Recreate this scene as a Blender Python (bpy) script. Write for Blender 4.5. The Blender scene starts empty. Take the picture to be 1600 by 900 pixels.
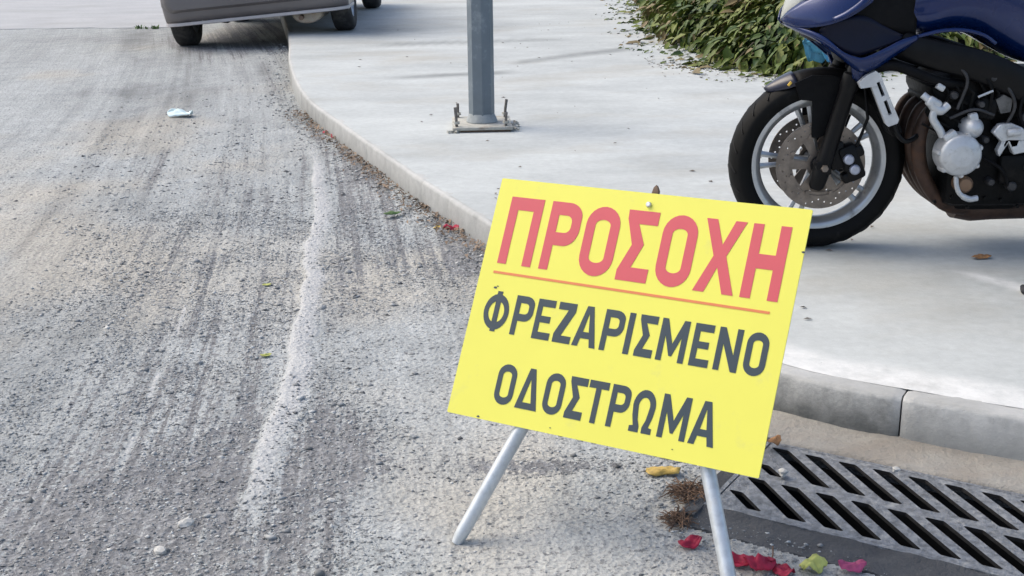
import bpy, bmesh, math, random
import numpy as np
from mathutils import Vector, Matrix, Euler
from mathutils.geometry import tessellate_polygon

R = math.radians
SC = bpy.context.scene
COL = SC.collection
random.seed(7)
rng = np.random.default_rng(11)

# ---------------------------------------------------------------- camera, world, sun, exposure
cam = bpy.data.cameras.new('camera')
cam.sensor_width = 36.0
cam.lens = 45.0
cam.clip_start = 0.05
cam.clip_end = 2000
cam_o = bpy.data.objects.new('camera', cam)
COL.objects.link(cam_o)
cam_o.location = (0, 0, 1.29)
cam_o.matrix_world = (Matrix.Translation((0, 0, 1.29)) @ Matrix.Rotation(R(90 - 17.0), 4, 'X')
                      @ Matrix.Rotation(R(-0.65), 4, 'Z'))
SC.camera = cam_o

SUN_EL, SUN_AZ = 52.0, -70.0           # degrees; azimuth clockwise from +Y
world = bpy.data.worlds.new('World')
SC.world = world
world.use_nodes = True
wn = world.node_tree
bg = wn.nodes['Background']
sky = wn.nodes.new('ShaderNodeTexSky')
sky.sky_type = 'NISHITA'
sky.sun_disc = False
sky.sun_elevation = R(SUN_EL)
sky.sun_rotation = R(SUN_AZ)
sky.air_density = 1.0
sky.dust_density = 4.0
sky.ozone_density = 0.0
wn.links.new(sky.outputs[0], bg.inputs[0])
bg.inputs[1].default_value = 0.12

sun = bpy.data.lights.new('sun', 'SUN')
sun.energy = 0.65
sun.angle = R(45)
sun.color = (1.0, 0.98, 0.84)
sun_o = bpy.data.objects.new('sun', sun)
COL.objects.link(sun_o)
_a, _e = R(SUN_AZ), R(SUN_EL)
_d = Vector((math.sin(_a) * math.cos(_e), math.cos(_a) * math.cos(_e), math.sin(_e)))
sun_o.rotation_euler = _d.to_track_quat('Z', 'Y').to_euler()

SC.view_settings.view_transform = 'Standard'
SC.view_settings.look = 'None'
SC.view_settings.gamma = 1.0
SC.view_settings.exposure = 0.92


# ---------------------------------------------------------------- helpers
def tag(o, label=None, cat=None, group=None, kind=None):
    if label: o['label'] = label
    if cat: o['category'] = cat
    if group: o['group'] = group
    if kind: o['kind'] = kind
    return o


def empty(name, loc=(0, 0, 0), rot=(0, 0, 0)):
    o = bpy.data.objects.new(name, None)
    o.empty_display_size = 0.1
    COL.objects.link(o)
    o.location = loc
    o.rotation_euler = rot
    return o


def link_mesh(name, me, mat=None, parent=None):
    o = bpy.data.objects.new(name, me)
    COL.objects.link(o)
    if mat is not None: me.materials.append(mat)
    if parent is not None: o.parent = parent
    return o


class MB:
    """collects shapes, then links them as one mesh object"""
    def __init__(s, M=None):
        s.v = []; s.f = []; s.M = M or Matrix()

    def add(s, vs, fs, M=None):
        T = s.M @ M if M is not None else s.M
        n = len(s.v)
        s.v.extend([tuple(T @ Vector(p)) for p in vs])
        s.f.extend([tuple(i + n for i in f) for f in fs])
        return s

    def box(s, c, d, rot=(0, 0, 0), bev=0.0):
        M = Matrix.Translation(c) @ Euler(rot).to_matrix().to_4x4()
        hx, hy, hz = d[0] / 2, d[1] / 2, d[2] / 2
        if bev <= 0:
            vs = [(x, y, z) for x in (-hx, hx) for y in (-hy, hy) for z in (-hz, hz)]
            fs = [(0, 1, 3, 2), (4, 6, 7, 5), (0, 4, 5, 1), (2, 3, 7, 6), (0, 2, 6, 4), (1, 5, 7, 3)]
            return s.add(vs, fs, M)
        bm = bmesh.new()
        bmesh.ops.create_cube(bm, size=1)
        for v in bm.verts: v.co = Vector((v.co.x * d[0], v.co.y * d[1], v.co.z * d[2]))
        bmesh.ops.bevel(bm, geom=bm.edges[:], offset=bev, segments=2, affect='EDGES', profile=0.5)
        bm.verts.index_update()
        s.add([v.co[:] for v in bm.verts], [tuple(v.index for v in f.verts) for f in bm.faces], M)
        bm.free()
        return s

    def tube(s, pts, rad, n=10, cap=True, sx=1.0):
        pts = [Vector(p) for p in pts]
        rs = rad if isinstance(rad, (list, tuple)) else [rad] * len(pts)
        vs, fs = [], []
        up = Vector((0, 0, 1))
        prev = None
        for i, p in enumerate(pts):
            a = pts[max(i - 1, 0)]; b = pts[min(i + 1, len(pts) - 1)]
            t = (b - a).normalized()
            if prev is None:
                u = t.cross(up)
                if u.length < 1e-3: u = t.cross(Vector((1, 0, 0)))
                u.normalize()
            else:
                u = (prev - t * prev.dot(t)).normalized()
            w = t.cross(u); prev = u
            for k in range(n):
                an = 2 * math.pi * k / n
                vs.append(p + (u * math.cos(an) * sx + w * math.sin(an)) * rs[i])
        for i in range(len(pts) - 1):
            for k in range(n):
                k2 = (k + 1) % n
                fs.append((i * n + k, i * n + k2, (i + 1) * n + k2, (i + 1) * n + k))
        if cap:
            fs.append(tuple(range(n - 1, -1, -1)))
            fs.append(tuple((len(pts) - 1) * n + k for k in range(n)))
        return s.add(vs, fs)

    def lathe(s, prof, n=32, M=None, closed=False):
        """profile of (radius, axial); axis is local Y"""
        vs, fs = [], []
        m = len(prof)
        for k in range(n):
            a = 2 * math.pi * k / n
            for r, y in prof:
                vs.append((r * math.cos(a), y, r * math.sin(a)))
        for k in range(n):
            k2 = (k + 1) % n
            for j in range(m if closed else m - 1):
                j2 = (j + 1) % m
                fs.append((k * m + j, k * m + j2, k2 * m + j2, k2 * m + j))
        return s.add(vs, fs, M)

    def prism(s, outline, holes=(), th=0.01, M=None):
        """polygon in local XZ, extruded along +Y by th"""
        loops = [list(outline)] + [list(h) for h in holes]
        tri = tessellate_polygon([[Vector((x, z, 0)) for x, z in l] for l in loops])
        flat = [p for l in loops for p in l]
        n = len(flat)
        vs = [(x, 0, z) for x, z in flat]
        fs = []
        for t in tri:
            a, b, c = [flat[i] for i in t]
            ar = (b[0] - a[0]) * (c[1] - a[1]) - (c[0] - a[0]) * (b[1] - a[1])
            fs.append(tuple(t) if ar > 0 else tuple(reversed(t)))
        if th:
            vs += [(x, th, z) for x, z in flat]
            fs += [tuple(i + n for i in reversed(f)) for f in fs]
            o = 0
            for l in loops:
                k = len(l)
                for i in range(k):
                    j = (i + 1) % k
                    fs.append((o + i, o + i + n, o + j + n, o + j))
                o += k
        return s.add(vs, fs, M)

    def loft(s, rings, closed=True, cap=True):
        n = len(rings[0])
        vs = [p for r in rings for p in r]
        fs = []
        for i in range(len(rings) - 1):
            for k in range(n if closed else n - 1):
                k2 = (k + 1) % n
                fs.append((i * n + k, i * n + k2, (i + 1) * n + k2, (i + 1) * n + k))
        if closed and cap:
            fs.append(tuple(range(n - 1, -1, -1)))
            fs.append(tuple((len(rings) - 1) * n + k for k in range(n)))
        return s.add(vs, fs)

    def build(s, name, mat, parent=None, smooth=35, fix=True):
        me = bpy.data.meshes.new(name)
        me.from_pydata(s.v, [], s.f)
        if fix:
            bm = bmesh.new(); bm.from_mesh(me)
            bmesh.ops.recalc_face_normals(bm, faces=bm.faces[:])
            bm.to_mesh(me); bm.free()
        if smooth:
            me.shade_smooth()
            me.set_sharp_from_angle(angle=R(smooth))
        return link_mesh(name, me, mat, parent)


def np_mesh(name, V, F, mat=None, parent=None, smooth=False):
    me = bpy.data.meshes.new(name)
    V = np.ascontiguousarray(V, np.float32); F = np.ascontiguousarray(F, np.int32)
    k = F.shape[1]
    me.vertices.add(len(V)); me.vertices.foreach_set('co', V.ravel())
    me.loops.add(F.size); me.loops.foreach_set('vertex_index', F.ravel())
    me.polygons.add(len(F))
    me.polygons.foreach_set('loop_start', np.arange(0, F.size, k, dtype=np.int32))
    me.polygons.foreach_set('loop_total', np.full(len(F), k, np.int32))
    me.update(calc_edges=True)
    if smooth: me.shade_smooth()
    return link_mesh(name, me, mat, parent)


def attr(o, name, a):
    at = o.data.attributes.new(name, 'FLOAT', 'POINT')
    at.data.foreach_set('value', np.ascontiguousarray(a, np.float32).ravel())


def vnoise(x, y, seed=0):
    xi = np.floor(x).astype(np.int64); yi = np.floor(y).astype(np.int64)
    fx = x - xi; fy = y - yi
    fx = fx * fx * (3 - 2 * fx); fy = fy * fy * (3 - 2 * fy)

    def h(i, j):
        n = (i * 374761393 + j * 668265263 + seed * 974711 + 12345) & 0xffffffff
        n = ((n ^ (n >> 13)) * 1274126177) & 0xffffffff
        n = ((n ^ (n >> 16)) * 2246822519) & 0xffffffff
        return ((n ^ (n >> 15)) & 0xffff) / 65535.0
    a = h(xi, yi); b = h(xi + 1, yi); c = h(xi, yi + 1); d = h(xi + 1, yi + 1)
    return (a * (1 - fx) + b * fx) * (1 - fy) + (c * (1 - fx) + d * fx) * fy


def fbm(x, y, seed=0, oct=3):
    t = 0; amp = 0.5; tot = 0
    for o in range(oct):
        t = t + amp * vnoise(x * 2 ** o + 17.3 * o, y * 2 ** o - 9.1 * o, seed + o)
        tot += amp; amp *= 0.5
    return t / tot


def smooth(a, b, x):
    t = np.clip((x - a) / (b - a), 0, 1)
    return t * t * (3 - 2 * t)


# ---------------------------------------------------------------- materials
def mat_new(name):
    m = bpy.data.materials.new(name)
    m.use_nodes = True
    return m, m.node_tree, m.node_tree.nodes['Principled BSDF']


def N(nt, typ, **kw):
    n = nt.nodes.new(typ)
    for k, v in kw.items(): setattr(n, k, v)
    return n


def noise(nt, scale, detail=3, rough=0.6, vec=None, dim='3D'):
    n = N(nt, 'ShaderNodeTexNoise')
    n.inputs['Scale'].default_value = scale
    n.inputs['Detail'].default_value = detail
    n.inputs['Roughness'].default_value = rough
    if vec is not None: nt.links.new(vec, n.inputs['Vector'])
    return n.outputs['Fac']


def ramp(nt, fac, stops):
    r = N(nt, 'ShaderNodeValToRGB')
    cr = r.color_ramp
    while len(cr.elements) < len(stops): cr.elements.new(0.5)
    for e, (p, c) in zip(cr.elements, stops):
        e.position = p
        e.color = (c[0], c[1], c[2], 1) if not isinstance(c, (int, float)) else (c, c, c, 1)
    nt.links.new(fac, r.inputs[0])
    return r.outputs[0]


def mix(nt, fac, a, b, mode='MIX'):
    m = N(nt, 'ShaderNodeMix', data_type='RGBA', blend_type=mode)
    for sock, v in ((m.inputs[0], fac), (m.inputs[6], a), (m.inputs[7], b)):
        if isinstance(v, (int, float)): sock.default_value = v
        elif isinstance(v, (tuple, list)): sock.default_value = (v[0], v[1], v[2], 1)
        else: nt.links.new(v, sock)
    return m.outputs[2]


def bump(nt, h, dist, strength=1.0, normal=None):
    b = N(nt, 'ShaderNodeBump')
    b.inputs['Distance'].default_value = dist
    b.inputs['Strength'].default_value = strength
    nt.links.new(h, b.inputs['Height'])
    if normal is not None: nt.links.new(normal, b.inputs['Normal'])
    return b.outputs[0]


def objcoord(nt):
    return N(nt, 'ShaderNodeTexCoord').outputs['Object']


def simple(name, col, rough=0.5, metal=0.0, var=0.15, scale=12, bmp=0.0, bscale=60, dirt=None, dirt_amt=0.0, coat=0.0,
           dscale=5, spec=None):
    m, nt, b = mat_new(name)
    v = objcoord(nt)
    f = noise(nt, scale, 4, 0.6, v)
    lo = tuple(c * (1 - var) for c in col); hi = tuple(min(1, c * (1 + var)) for c in col)
    c = ramp(nt, f, [(0.3, lo), (0.7, hi)])
    if dirt is not None:
        d = noise(nt, dscale, 6, 0.7, v)
        dm = ramp(nt, d, [(0.62 - dirt_amt * 0.35, 0.0), (0.85 - dirt_amt * 0.25, 1.0)])
        c = mix(nt, dm, c, dirt)
        rr = mix(nt, dm, (rough,) * 3, (0.85,) * 3)
        nt.links.new(rr, b.inputs['Roughness'])
    else:
        rr = ramp(nt, noise(nt, scale * 2.3, 3, 0.6, v), [(0.3, max(0, rough - 0.08)), (0.7, min(1, rough + 0.08))])
        nt.links.new(rr, b.inputs['Roughness'])
    nt.links.new(c, b.inputs['Base Color'])
    b.inputs['Metallic'].default_value = metal
    if coat:
        b.inputs['Coat Weight'].default_value = coat
        b.inputs['Coat Roughness'].default_value = 0.08
    if spec is not None: b.inputs['Specular IOR Level'].default_value = spec
    if bmp:
        nt.links.new(bump(nt, noise(nt, bscale, 4, 0.65, v), bmp), b.inputs['Normal'])
    return m


M = {}
M['yellow'] = simple('sign_yellow', (0.80, 0.77, 0.115), 0.45, var=0.02, scale=5, dirt=(0.70, 0.68, 0.18), dirt_amt=0.05, dscale=14)
M['red_ink'] = simple('red_ink', (0.62, 0.095, 0.115), 0.45, var=0.03)
M['orange_ink'] = simple('orange_ink', (0.72, 0.22, 0.08), 0.45, var=0.03)
M['dark_ink'] = simple('dark_ink', (0.032, 0.052, 0.068), 0.45, var=0.05)
M['sign_back'] = simple('sign_back', (0.42, 0.44, 0.45), 0.4, 0.6)
M['galv'] = simple('galvanised_steel', (0.60, 0.64, 0.67), 0.42, 0.55, var=0.18, scale=40, dirt=(0.4, 0.4, 0.4), dirt_amt=0.25, dscale=20)
M['rust'] = simple('rusty_iron', (0.16, 0.11, 0.08), 0.85, var=0.35, scale=50, bmp=0.001)
M['pole'] = simple('grey_pole_paint', (0.135, 0.17, 0.20), 0.5, var=0.10, scale=9, dirt=(0.30, 0.34, 0.36), dirt_amt=0.22, dscale=9, bmp=0.0006, bscale=40)
M['plate'] = simple('dusty_plate', (0.42, 0.42, 0.38), 0.85, var=0.18, scale=25, dirt=(0.20, 0.14, 0.09), dirt_amt=0.3, dscale=18, bmp=0.002)
M['tyre'] = simple('tyre_rubber', (0.004, 0.0042, 0.0044), 0.62, var=0.3, spec=0.16, dirt=(0.03, 0.029, 0.027), dirt_amt=0.10, dscale=12)
M['car_tyre'] = simple('dusty_car_tyre', (0.022, 0.022, 0.023), 0.8, var=0.25, dirt=(0.10, 0.095, 0.088), dirt_amt=0.35, dscale=9)
M['rim'] = simple('silver_rim', (0.48, 0.50, 0.52), 0.36, 0.75, var=0.1, dirt=(0.16, 0.15, 0.14), dirt_amt=0.28, dscale=14)
M['disc'] = simple('brake_disc_steel', (0.22, 0.19, 0.165), 0.45, 0.75, var=0.25, scale=30)
M['alloy'] = simple('cast_alloy', (0.56, 0.58, 0.60), 0.42, 0.45, var=0.12, scale=20, dirt=(0.30, 0.30, 0.29), dirt_amt=0.22, dscale=22, bmp=0.001, bscale=90)
M['black'] = simple('black_metal', (0.004, 0.0042, 0.005), 0.42, var=0.3, scale=20, spec=0.2)
M['black_plastic'] = simple('black_plastic', (0.004, 0.0042, 0.005), 0.6, var=0.3, scale=20, bmp=0.0005, bscale=200, spec=0.15)
M['engine'] = simple('engine_black', (0.004, 0.0042, 0.0045), 0.55, 0.0, var=0.4, scale=25, spec=0.15, dirt=(0.025, 0.022, 0.02), dirt_amt=0.2, dscale=16, bmp=0.002, bscale=50)
M['navy'] = simple('navy_paint', (0.002, 0.016, 0.090), 0.26, 0.3, var=0.12, scale=3, coat=0.6, spec=0.3)
M['navy_dark'] = simple('dark_navy_panel', (0.004, 0.006, 0.02), 0.45, var=0.2, spec=0.25)
M['fender'] = simple('fender_navy', (0.010, 0.012, 0.03), 0.4, var=0.2, coat=0.3)
M['exhaust'] = simple('rusty_exhaust', (0.060, 0.034, 0.024), 0.55, 0.35, var=0.45, scale=16, dirt=(0.12, 0.06, 0.034), dirt_amt=0.3, dscale=11, bmp=0.0008)
M['bronze'] = simple('bronze_filter', (0.22, 0.14, 0.09), 0.5, 0.5, var=0.2)
M['bolt_blue'] = simple('pale_bolt', (0.40, 0.43, 0.52), 0.4, 0.5, var=0.15, scale=80)
M['amber'] = simple('amber_reflector', (0.95, 0.60, 0.08), 0.3, var=0.05)
M['car_paint'] = simple('grey_brown_car_paint', (0.17, 0.158, 0.16), 0.42, 0.3, var=0.08, scale=3, coat=0.25, dirt=(0.2, 0.19, 0.18), dirt_amt=0.15, dscale=3)
M['car_lip'] = simple('pale_bumper_lip', (0.50, 0.48, 0.49), 0.45, var=0.1)
M['car_under'] = simple('underbody', (0.018, 0.017, 0.016), 0.8, var=0.4)
M['silencer'] = simple('rusty_silencer', (0.50, 0.44, 0.36), 0.6, 0.2, var=0.15, scale=9, dirt=(0.22, 0.11, 0.06), dirt_amt=0.45, dscale=9)
M['glass'] = simple('dark_window', (0.02, 0.025, 0.03), 0.08, var=0.1)
M['lens'] = simple('headlight_lens', (0.40, 0.42, 0.40), 0.2, var=0.05)
M['red_lens'] = simple('red_lens', (0.35, 0.01, 0.015), 0.2, var=0.1)
M['seat'] = simple('seat_vinyl', (0.015, 0.015, 0.016), 0.6, var=0.2, bmp=0.0006, bscale=150)
M['petal'] = simple('red_petal', (0.36, 0.010, 0.045), 0.6, var=0.35, scale=60)
M['pink'] = simple('pink_petal', (0.42, 0.07, 0.17), 0.6, var=0.3, scale=60)
M['leaf_yellow'] = simple('yellow_leaf', (0.52, 0.36, 0.09), 0.6, var=0.3, scale=50)
M['leaf_lime'] = simple('lime_leaf', (0.50, 0.52, 0.14), 0.6, var=0.25, scale=50)
M['leaf_brown'] = simple('brown_leaf', (0.30, 0.15, 0.06), 0.7, var=0.4, scale=50)
M['leaf_green'] = simple('fallen_green_leaf', (0.09, 0.16, 0.05), 0.6, var=0.3, scale=50)
M['tissue'] = simple('pale_blue_cloth', (0.66, 0.80, 0.82), 0.8, var=0.05, scale=20)
M['root'] = simple('dry_root', (0.16, 0.10, 0.065), 0.9, var=0.4, scale=60)
M['stone'] = simple('pale_stone', (0.50, 0.50, 0.48), 0.85, var=0.2, scale=60, bmp=0.001, bscale=120)
M['dark_stone'] = simple('dark_rubber_piece', (0.025, 0.026, 0.032), 0.7, var=0.2, scale=60)
M['bag_blue'] = simple('blue_plastic_bag', (0.045, 0.22, 0.36), 0.45, var=0.2, scale=12)
M['stem'] = simple('woody_stem', (0.11, 0.085, 0.055), 0.85, var=0.3, scale=40)


def leaf_material():
    m, nt, b = mat_new('shrub_leaf')
    at = N(nt, 'ShaderNodeAttribute', attribute_name='tone').outputs['Fac']
    oi = N(nt, 'ShaderNodeObjectInfo').outputs['Random']
    ad = N(nt, 'ShaderNodeMath', operation='ADD')
    nt.links.new(at, ad.inputs[0])
    ml = N(nt, 'ShaderNodeMath', operation='MULTIPLY'); nt.links.new(oi, ml.inputs[0]); ml.inputs[1].default_value = 0.12
    nt.links.new(ml.outputs[0], ad.inputs[1])
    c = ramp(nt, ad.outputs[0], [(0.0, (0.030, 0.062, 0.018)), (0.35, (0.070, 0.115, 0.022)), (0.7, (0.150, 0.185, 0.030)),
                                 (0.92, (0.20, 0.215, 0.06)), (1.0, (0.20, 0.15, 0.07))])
    v = objcoord(nt)
    c = mix(nt, ramp(nt, noise(nt, 45, 3, 0.6, v), [(0.35, 0.0), (0.8, 0.5)]), c, (0.03, 0.05, 0.02))
    nt.links.new(c, b.inputs['Base Color'])
    b.inputs['Roughness'].default_value = 0.5
    b.inputs['Specular IOR Level'].default_value = 0.3
    return m


M['leaf'] = leaf_material()
M['dull'] = simple('dull_grey_metal', (.045, .045, .048), .5, .4, var=.4, scale=40)
M['bolt_grey'] = simple('weathered_bolt', (.16, .15, .14), .7, .3, var=.3, scale=60)
M['inner_shade'] = simple('shrub_shade', (0.012, 0.014, 0.008), 0.95, var=0.4, scale=20, bmp=0.01, bscale=12)  # dark base colour stands in for shade deep in the shrub


def chip_material():
    m, nt, b = mat_new('gravel_chip')
    at = N(nt, 'ShaderNodeAttribute', attribute_name='tone').outputs['Fac']
    c = ramp(nt, at, [(0.0, (0.09, 0.095, 0.10)), (0.5, (0.27, 0.28, 0.285)), (0.8, (0.39, 0.405, 0.41)), (1.0, (0.57, 0.59, 0.59))])
    nt.links.new(c, b.inputs['Base Color'])
    b.inputs['Roughness'].default_value = 0.85
    return m


def road_material():
    m, nt, b = mat_new('milled_asphalt')
    v = objcoord(nt)
    dust = N(nt, 'ShaderNodeAttribute', attribute_name='dust').outputs['Fac']
    beige = N(nt, 'ShaderNodeAttribute', attribute_name='beige').outputs['Fac']
    sp = noise(nt, 95, 3, 0.75, v)
    sp2 = noise(nt, 260, 2, 0.7, v)
    blot = noise(nt, 3.2, 5, 0.65, v)
    base = ramp(nt, sp, [(0.30, (0.125, 0.128, 0.136)), (0.5, (0.215, 0.22, 0.228)), (0.63, (0.285, 0.292, 0.30)), (0.76, (0.40, 0.41, 0.42))])
    base = mix(nt, ramp(nt, sp2, [(0.42, 0.0), (0.7, 0.55)]), base, (0.29, 0.295, 0.305))
    base = mix(nt, ramp(nt, blot, [(0.4, 0.0), (0.75, 0.35)]), base, (0.13, 0.13, 0.14))
    vo = N(nt, 'ShaderNodeTexVoronoi', feature='F1')
    vo.inputs['Scale'].default_value = 75
    nt.links.new(v, vo.inputs['Vector'])
    chips = ramp(nt, vo.outputs['Color'], [(0.0, 0.55), (0.5, 1.0), (1.0, 1.5)])
    base = mix(nt, 0.65, base, chips, 'MULTIPLY')
    dcol = ramp(nt, noise(nt, 7, 6, 0.7, v), [(0.25, (0.31, 0.33, 0.335)), (0.75, (0.44, 0.465, 0.47))])
    dcol = mix(nt, beige, dcol, (0.45, 0.415, 0.35))
    fine = ramp(nt, noise(nt, 120, 4, 0.8, v), [(0.28, 0.55), (0.52, 1.0), (0.75, 1.18)])
    dcol = mix(nt, 0.9, dcol, fine, 'MULTIPLY')
    tone = N(nt, 'ShaderNodeAttribute', attribute_name='tone').outputs['Fac']
    dcol = mix(nt, 1.0, dcol, ramp(nt, tone, [(0.0, 0.60), (0.5, 0.96), (1.0, 1.16)]), 'MULTIPLY')
    pits = ramp(nt, noise(nt, 52, 4, 0.75, v), [(0.545, 0.0), (0.62, 0.85)])
    dcol = mix(nt, pits, dcol, (0.15, 0.155, 0.16))
    # dust breaks up along its edge, gravel shows through
    br = N(nt, 'ShaderNodeMath', operation='MULTIPLY_ADD')
    nt.links.new(noise(nt, 42, 5, 0.75, v), br.inputs[0]); br.inputs[1].default_value = 1.5
    # milling streaks: noise drawn out along the road, using the across-the-road coordinate
    ac = N(nt, 'ShaderNodeAttribute', attribute_name='across').outputs['Fac']
    sx = N(nt, 'ShaderNodeSeparateXYZ'); nt.links.new(v, sx.inputs[0])
    cx = N(nt, 'ShaderNodeCombineXYZ'); nt.links.new(ac, cx.inputs[0]); nt.links.new(sx.outputs[1], cx.inputs[1])
    mp = N(nt, 'ShaderNodeMapping'); mp.inputs['Scale'].default_value = (46, .7, 1); nt.links.new(cx.outputs[0], mp.inputs['Vector'])
    streak = noise(nt, 1.0, 4, 0.65, mp.outputs[0])
    sd = N(nt, 'ShaderNodeMath', operation='MULTIPLY_ADD')
    nt.links.new(streak, sd.inputs[0]); sd.inputs[1].default_value = 1.3; nt.links.new(dust, sd.inputs[2])
    sd2 = N(nt, 'ShaderNodeMath', operation='SUBTRACT'); nt.links.new(sd.outputs[0], sd2.inputs[0]); sd2.inputs[1].default_value = .62
    nt.links.new(sd2.outputs[0], br.inputs[2])
    base = mix(nt, .8, base, ramp(nt, streak, [(.3, .72), (.7, 1.18)]), 'MULTIPLY')
    dcol = mix(nt, .8, dcol, ramp(nt, streak, [(.3, .84), (.7, 1.08)]), 'MULTIPLY')
    fac = ramp(nt, br.outputs[0], [(0.95, 0.0), (1.38, 1.0)])
    c = mix(nt, fac, base, dcol)
    rd = N(nt, 'ShaderNodeAttribute', attribute_name='ridge').outputs['Fac']
    rb = N(nt, 'ShaderNodeMath', operation='MULTIPLY_ADD'); nt.links.new(noise(nt, 30, 5, .75, v), rb.inputs[0]); rb.inputs[1].default_value = .8; nt.links.new(rd, rb.inputs[2])
    c = mix(nt, ramp(nt, rb.outputs[0], [(.66, 0.0), (1.2, .85)]), c, (.48, .49, .495))
    nt.links.new(c, b.inputs['Base Color'])
    b.inputs['Roughness'].default_value = 0.9
    b.inputs['Specular IOR Level'].default_value = 0.25
    h = N(nt, 'ShaderNodeMath', operation='ADD')
    nt.links.new(sp, h.inputs[0]); nt.links.new(vo.outputs['Distance'], h.inputs[1])
    nt.links.new(bump(nt, h.outputs[0], 0.006, 0.75), b.inputs['Normal'])
    return m


def concrete_material(name, lo, hi, stain, stain_amt=0.4, use_attr=True, bmp=0.0015):
    m, nt, b = mat_new(name)
    v = objcoord(nt)
    mp = N(nt, 'ShaderNodeMapping'); mp.inputs['Scale'].default_value = (0.75, 1.35, 1)
    mp.inputs['Rotation'].default_value = (0, 0, R(-12))
    nt.links.new(v, mp.inputs['Vector'])
    f = noise(nt, 1.6, 6, 0.6, mp.outputs[0])
    c = ramp(nt, f, [(0.3, lo), (0.68, hi)])
    c = mix(nt, 0.5, c, ramp(nt, noise(nt, 26, 5, 0.7, v), [(0.3, 0.80), (0.7, 1.12)]), 'MULTIPLY')
    st = ramp(nt, noise(nt, 1.1, 7, 0.62, mp.outputs[0]), [(0.52, 0.0), (0.72, stain_amt)])
    c = mix(nt, st, c, stain)
    if use_attr:
        dirt = N(nt, 'ShaderNodeAttribute', attribute_name='dirt').outputs['Fac']
        lime = N(nt, 'ShaderNodeAttribute', attribute_name='lime').outputs['Fac']
        br = N(nt, 'ShaderNodeMath', operation='MULTIPLY')
        nt.links.new(dirt, br.inputs[0]); nt.links.new(ramp(nt, noise(nt, 9, 6, 0.7, mp.outputs[0]), [(0.25, 0.55), (0.7, 1.1)]), br.inputs[1])
        c = mix(nt, br.outputs[0], c, (0.085, 0.092, 0.092))
        br2 = N(nt, 'ShaderNodeMath', operation='MULTIPLY')
        nt.links.new(lime, br2.inputs[0]); nt.links.new(ramp(nt, noise(nt, 14, 6, 0.7, v), [(0.3, 0.3), (0.6, 1.0)]), br2.inputs[1])
        c = mix(nt, br2.outputs[0], c, (0.70, 0.71, 0.70))
    specks = ramp(nt, noise(nt, 130, 2, 0.7, v), [(0.70, 0.0), (0.78, 0.5)])
    c = mix(nt, specks, c, tuple(x * 0.35 for x in lo))
    nt.links.new(c, b.inputs['Base Color'])
    b.inputs['Roughness'].default_value = 0.82
    b.inputs['Specular IOR Level'].default_value = 0.3
    h = noise(nt, 60, 6, 0.7, v)
    nt.links.new(bump(nt, h, bmp), b.inputs['Normal'])
    return m


M['road'] = road_material()
M['chip'] = chip_material()
M['pave'] = concrete_material('pavement_concrete', (0.40, 0.425, 0.425), (0.54, 0.57, 0.565), (0.38, 0.36, 0.31), 0.6)
M['kerb'] = concrete_material('kerb_concrete', (0.38, 0.39, 0.385), (0.49, 0.50, 0.495), (0.24, 0.24, 0.225), 0.6, True, 0.0022)
M['mortar'] = concrete_material('gutter_mortar', (0.27, 0.262, 0.245), (0.42, 0.405, 0.37), (0.24, 0.195, 0.15), 0.85, False, 0.010)
M['surround'] = concrete_material('dark_concrete', (0.05, 0.054, 0.062), (0.12, 0.125, 0.132), (0.30, 0.29, 0.27), 0.5, False, 0.014)
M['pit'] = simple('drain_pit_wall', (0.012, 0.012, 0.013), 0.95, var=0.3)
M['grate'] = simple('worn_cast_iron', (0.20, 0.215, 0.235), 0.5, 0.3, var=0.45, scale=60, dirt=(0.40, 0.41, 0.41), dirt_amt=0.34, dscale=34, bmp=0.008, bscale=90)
M['slot_shade'] = simple('slot_wall_shade', (0.010, 0.010, 0.011), 0.9, var=0.4, scale=30)  # near-black, stands in for occlusion between the bars
M['ground'] = concrete_material('outer_ground', (0.33, 0.335, 0.34), (0.42, 0.42, 0.42), (0.26, 0.25, 0.23), 0.4, False)
M['old_road'] = concrete_material('old_road_surface', (0.37, 0.385, 0.40), (0.45, 0.46, 0.47), (0.30, 0.30, 0.29), 0.5, False, 0.003)

# ---------------------------------------------------------------- setting: kerb line
KP = np.array([(-5.3, 30), (-3.2, 18), (-2.05, 12.0), (-1.66, 9.7), (-1.29, 8.0), (-.93, 6.92), (-.67, 6.2), (-.377, 5.4), (-.2, 4.95),
               (-.085, 4.65), (.06, 4.2), (.22, 3.78), (.43, 3.36), (.67, 3.075), (.80, 2.968), (.94, 2.885), (1.19, 2.745), (1.8, 2.44),
               (2.6, 2.05), (4.5, 1.2), (9, -0.6)], float)
KH = 0.12


def catmull(P, step):
    out = []
    Q = np.vstack([2 * P[0] - P[1], P, 2 * P[-1] - P[-2]])
    for i in range(1, len(Q) - 2):
        p0, p1, p2, p3 = Q[i - 1:i + 3]
        n = max(2, int(np.linalg.norm(p2 - p1) / step))
        for t in np.linspace(0, 1, n, endpoint=False):
            out.append(0.5 * ((2 * p1) + (-p0 + p2) * t + (2 * p0 - 5 * p1 + 4 * p2 - p3) * t * t + (-p0 + 3 * p1 - 3 * p2 + p3) * t ** 3))
    out.append(P[-1])
    return np.array(out)


KC = catmull(KP, 0.05)
seg = np.linalg.norm(np.diff(KC, axis=0), axis=1)
KS = np.concatenate([[0], np.cumsum(seg)])


def kpos(sv):
    return np.stack([np.interp(sv, KS, KC[:, 0]), np.interp(sv, KS, KC[:, 1])], -1)


def knor(sv):
    t = kpos(np.asarray(sv) + 0.08) - kpos(np.asarray(sv) - 0.08)
    t = t / np.linalg.norm(t, axis=-1, keepdims=True)
    return np.stack([-t[..., 1], t[..., 0]], -1)         # towards the pavement side


def ks_at(x, y):
    return KS[np.argmin((KC[:, 0] - x) ** 2 + (KC[:, 1] - y) ** 2)]


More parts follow.
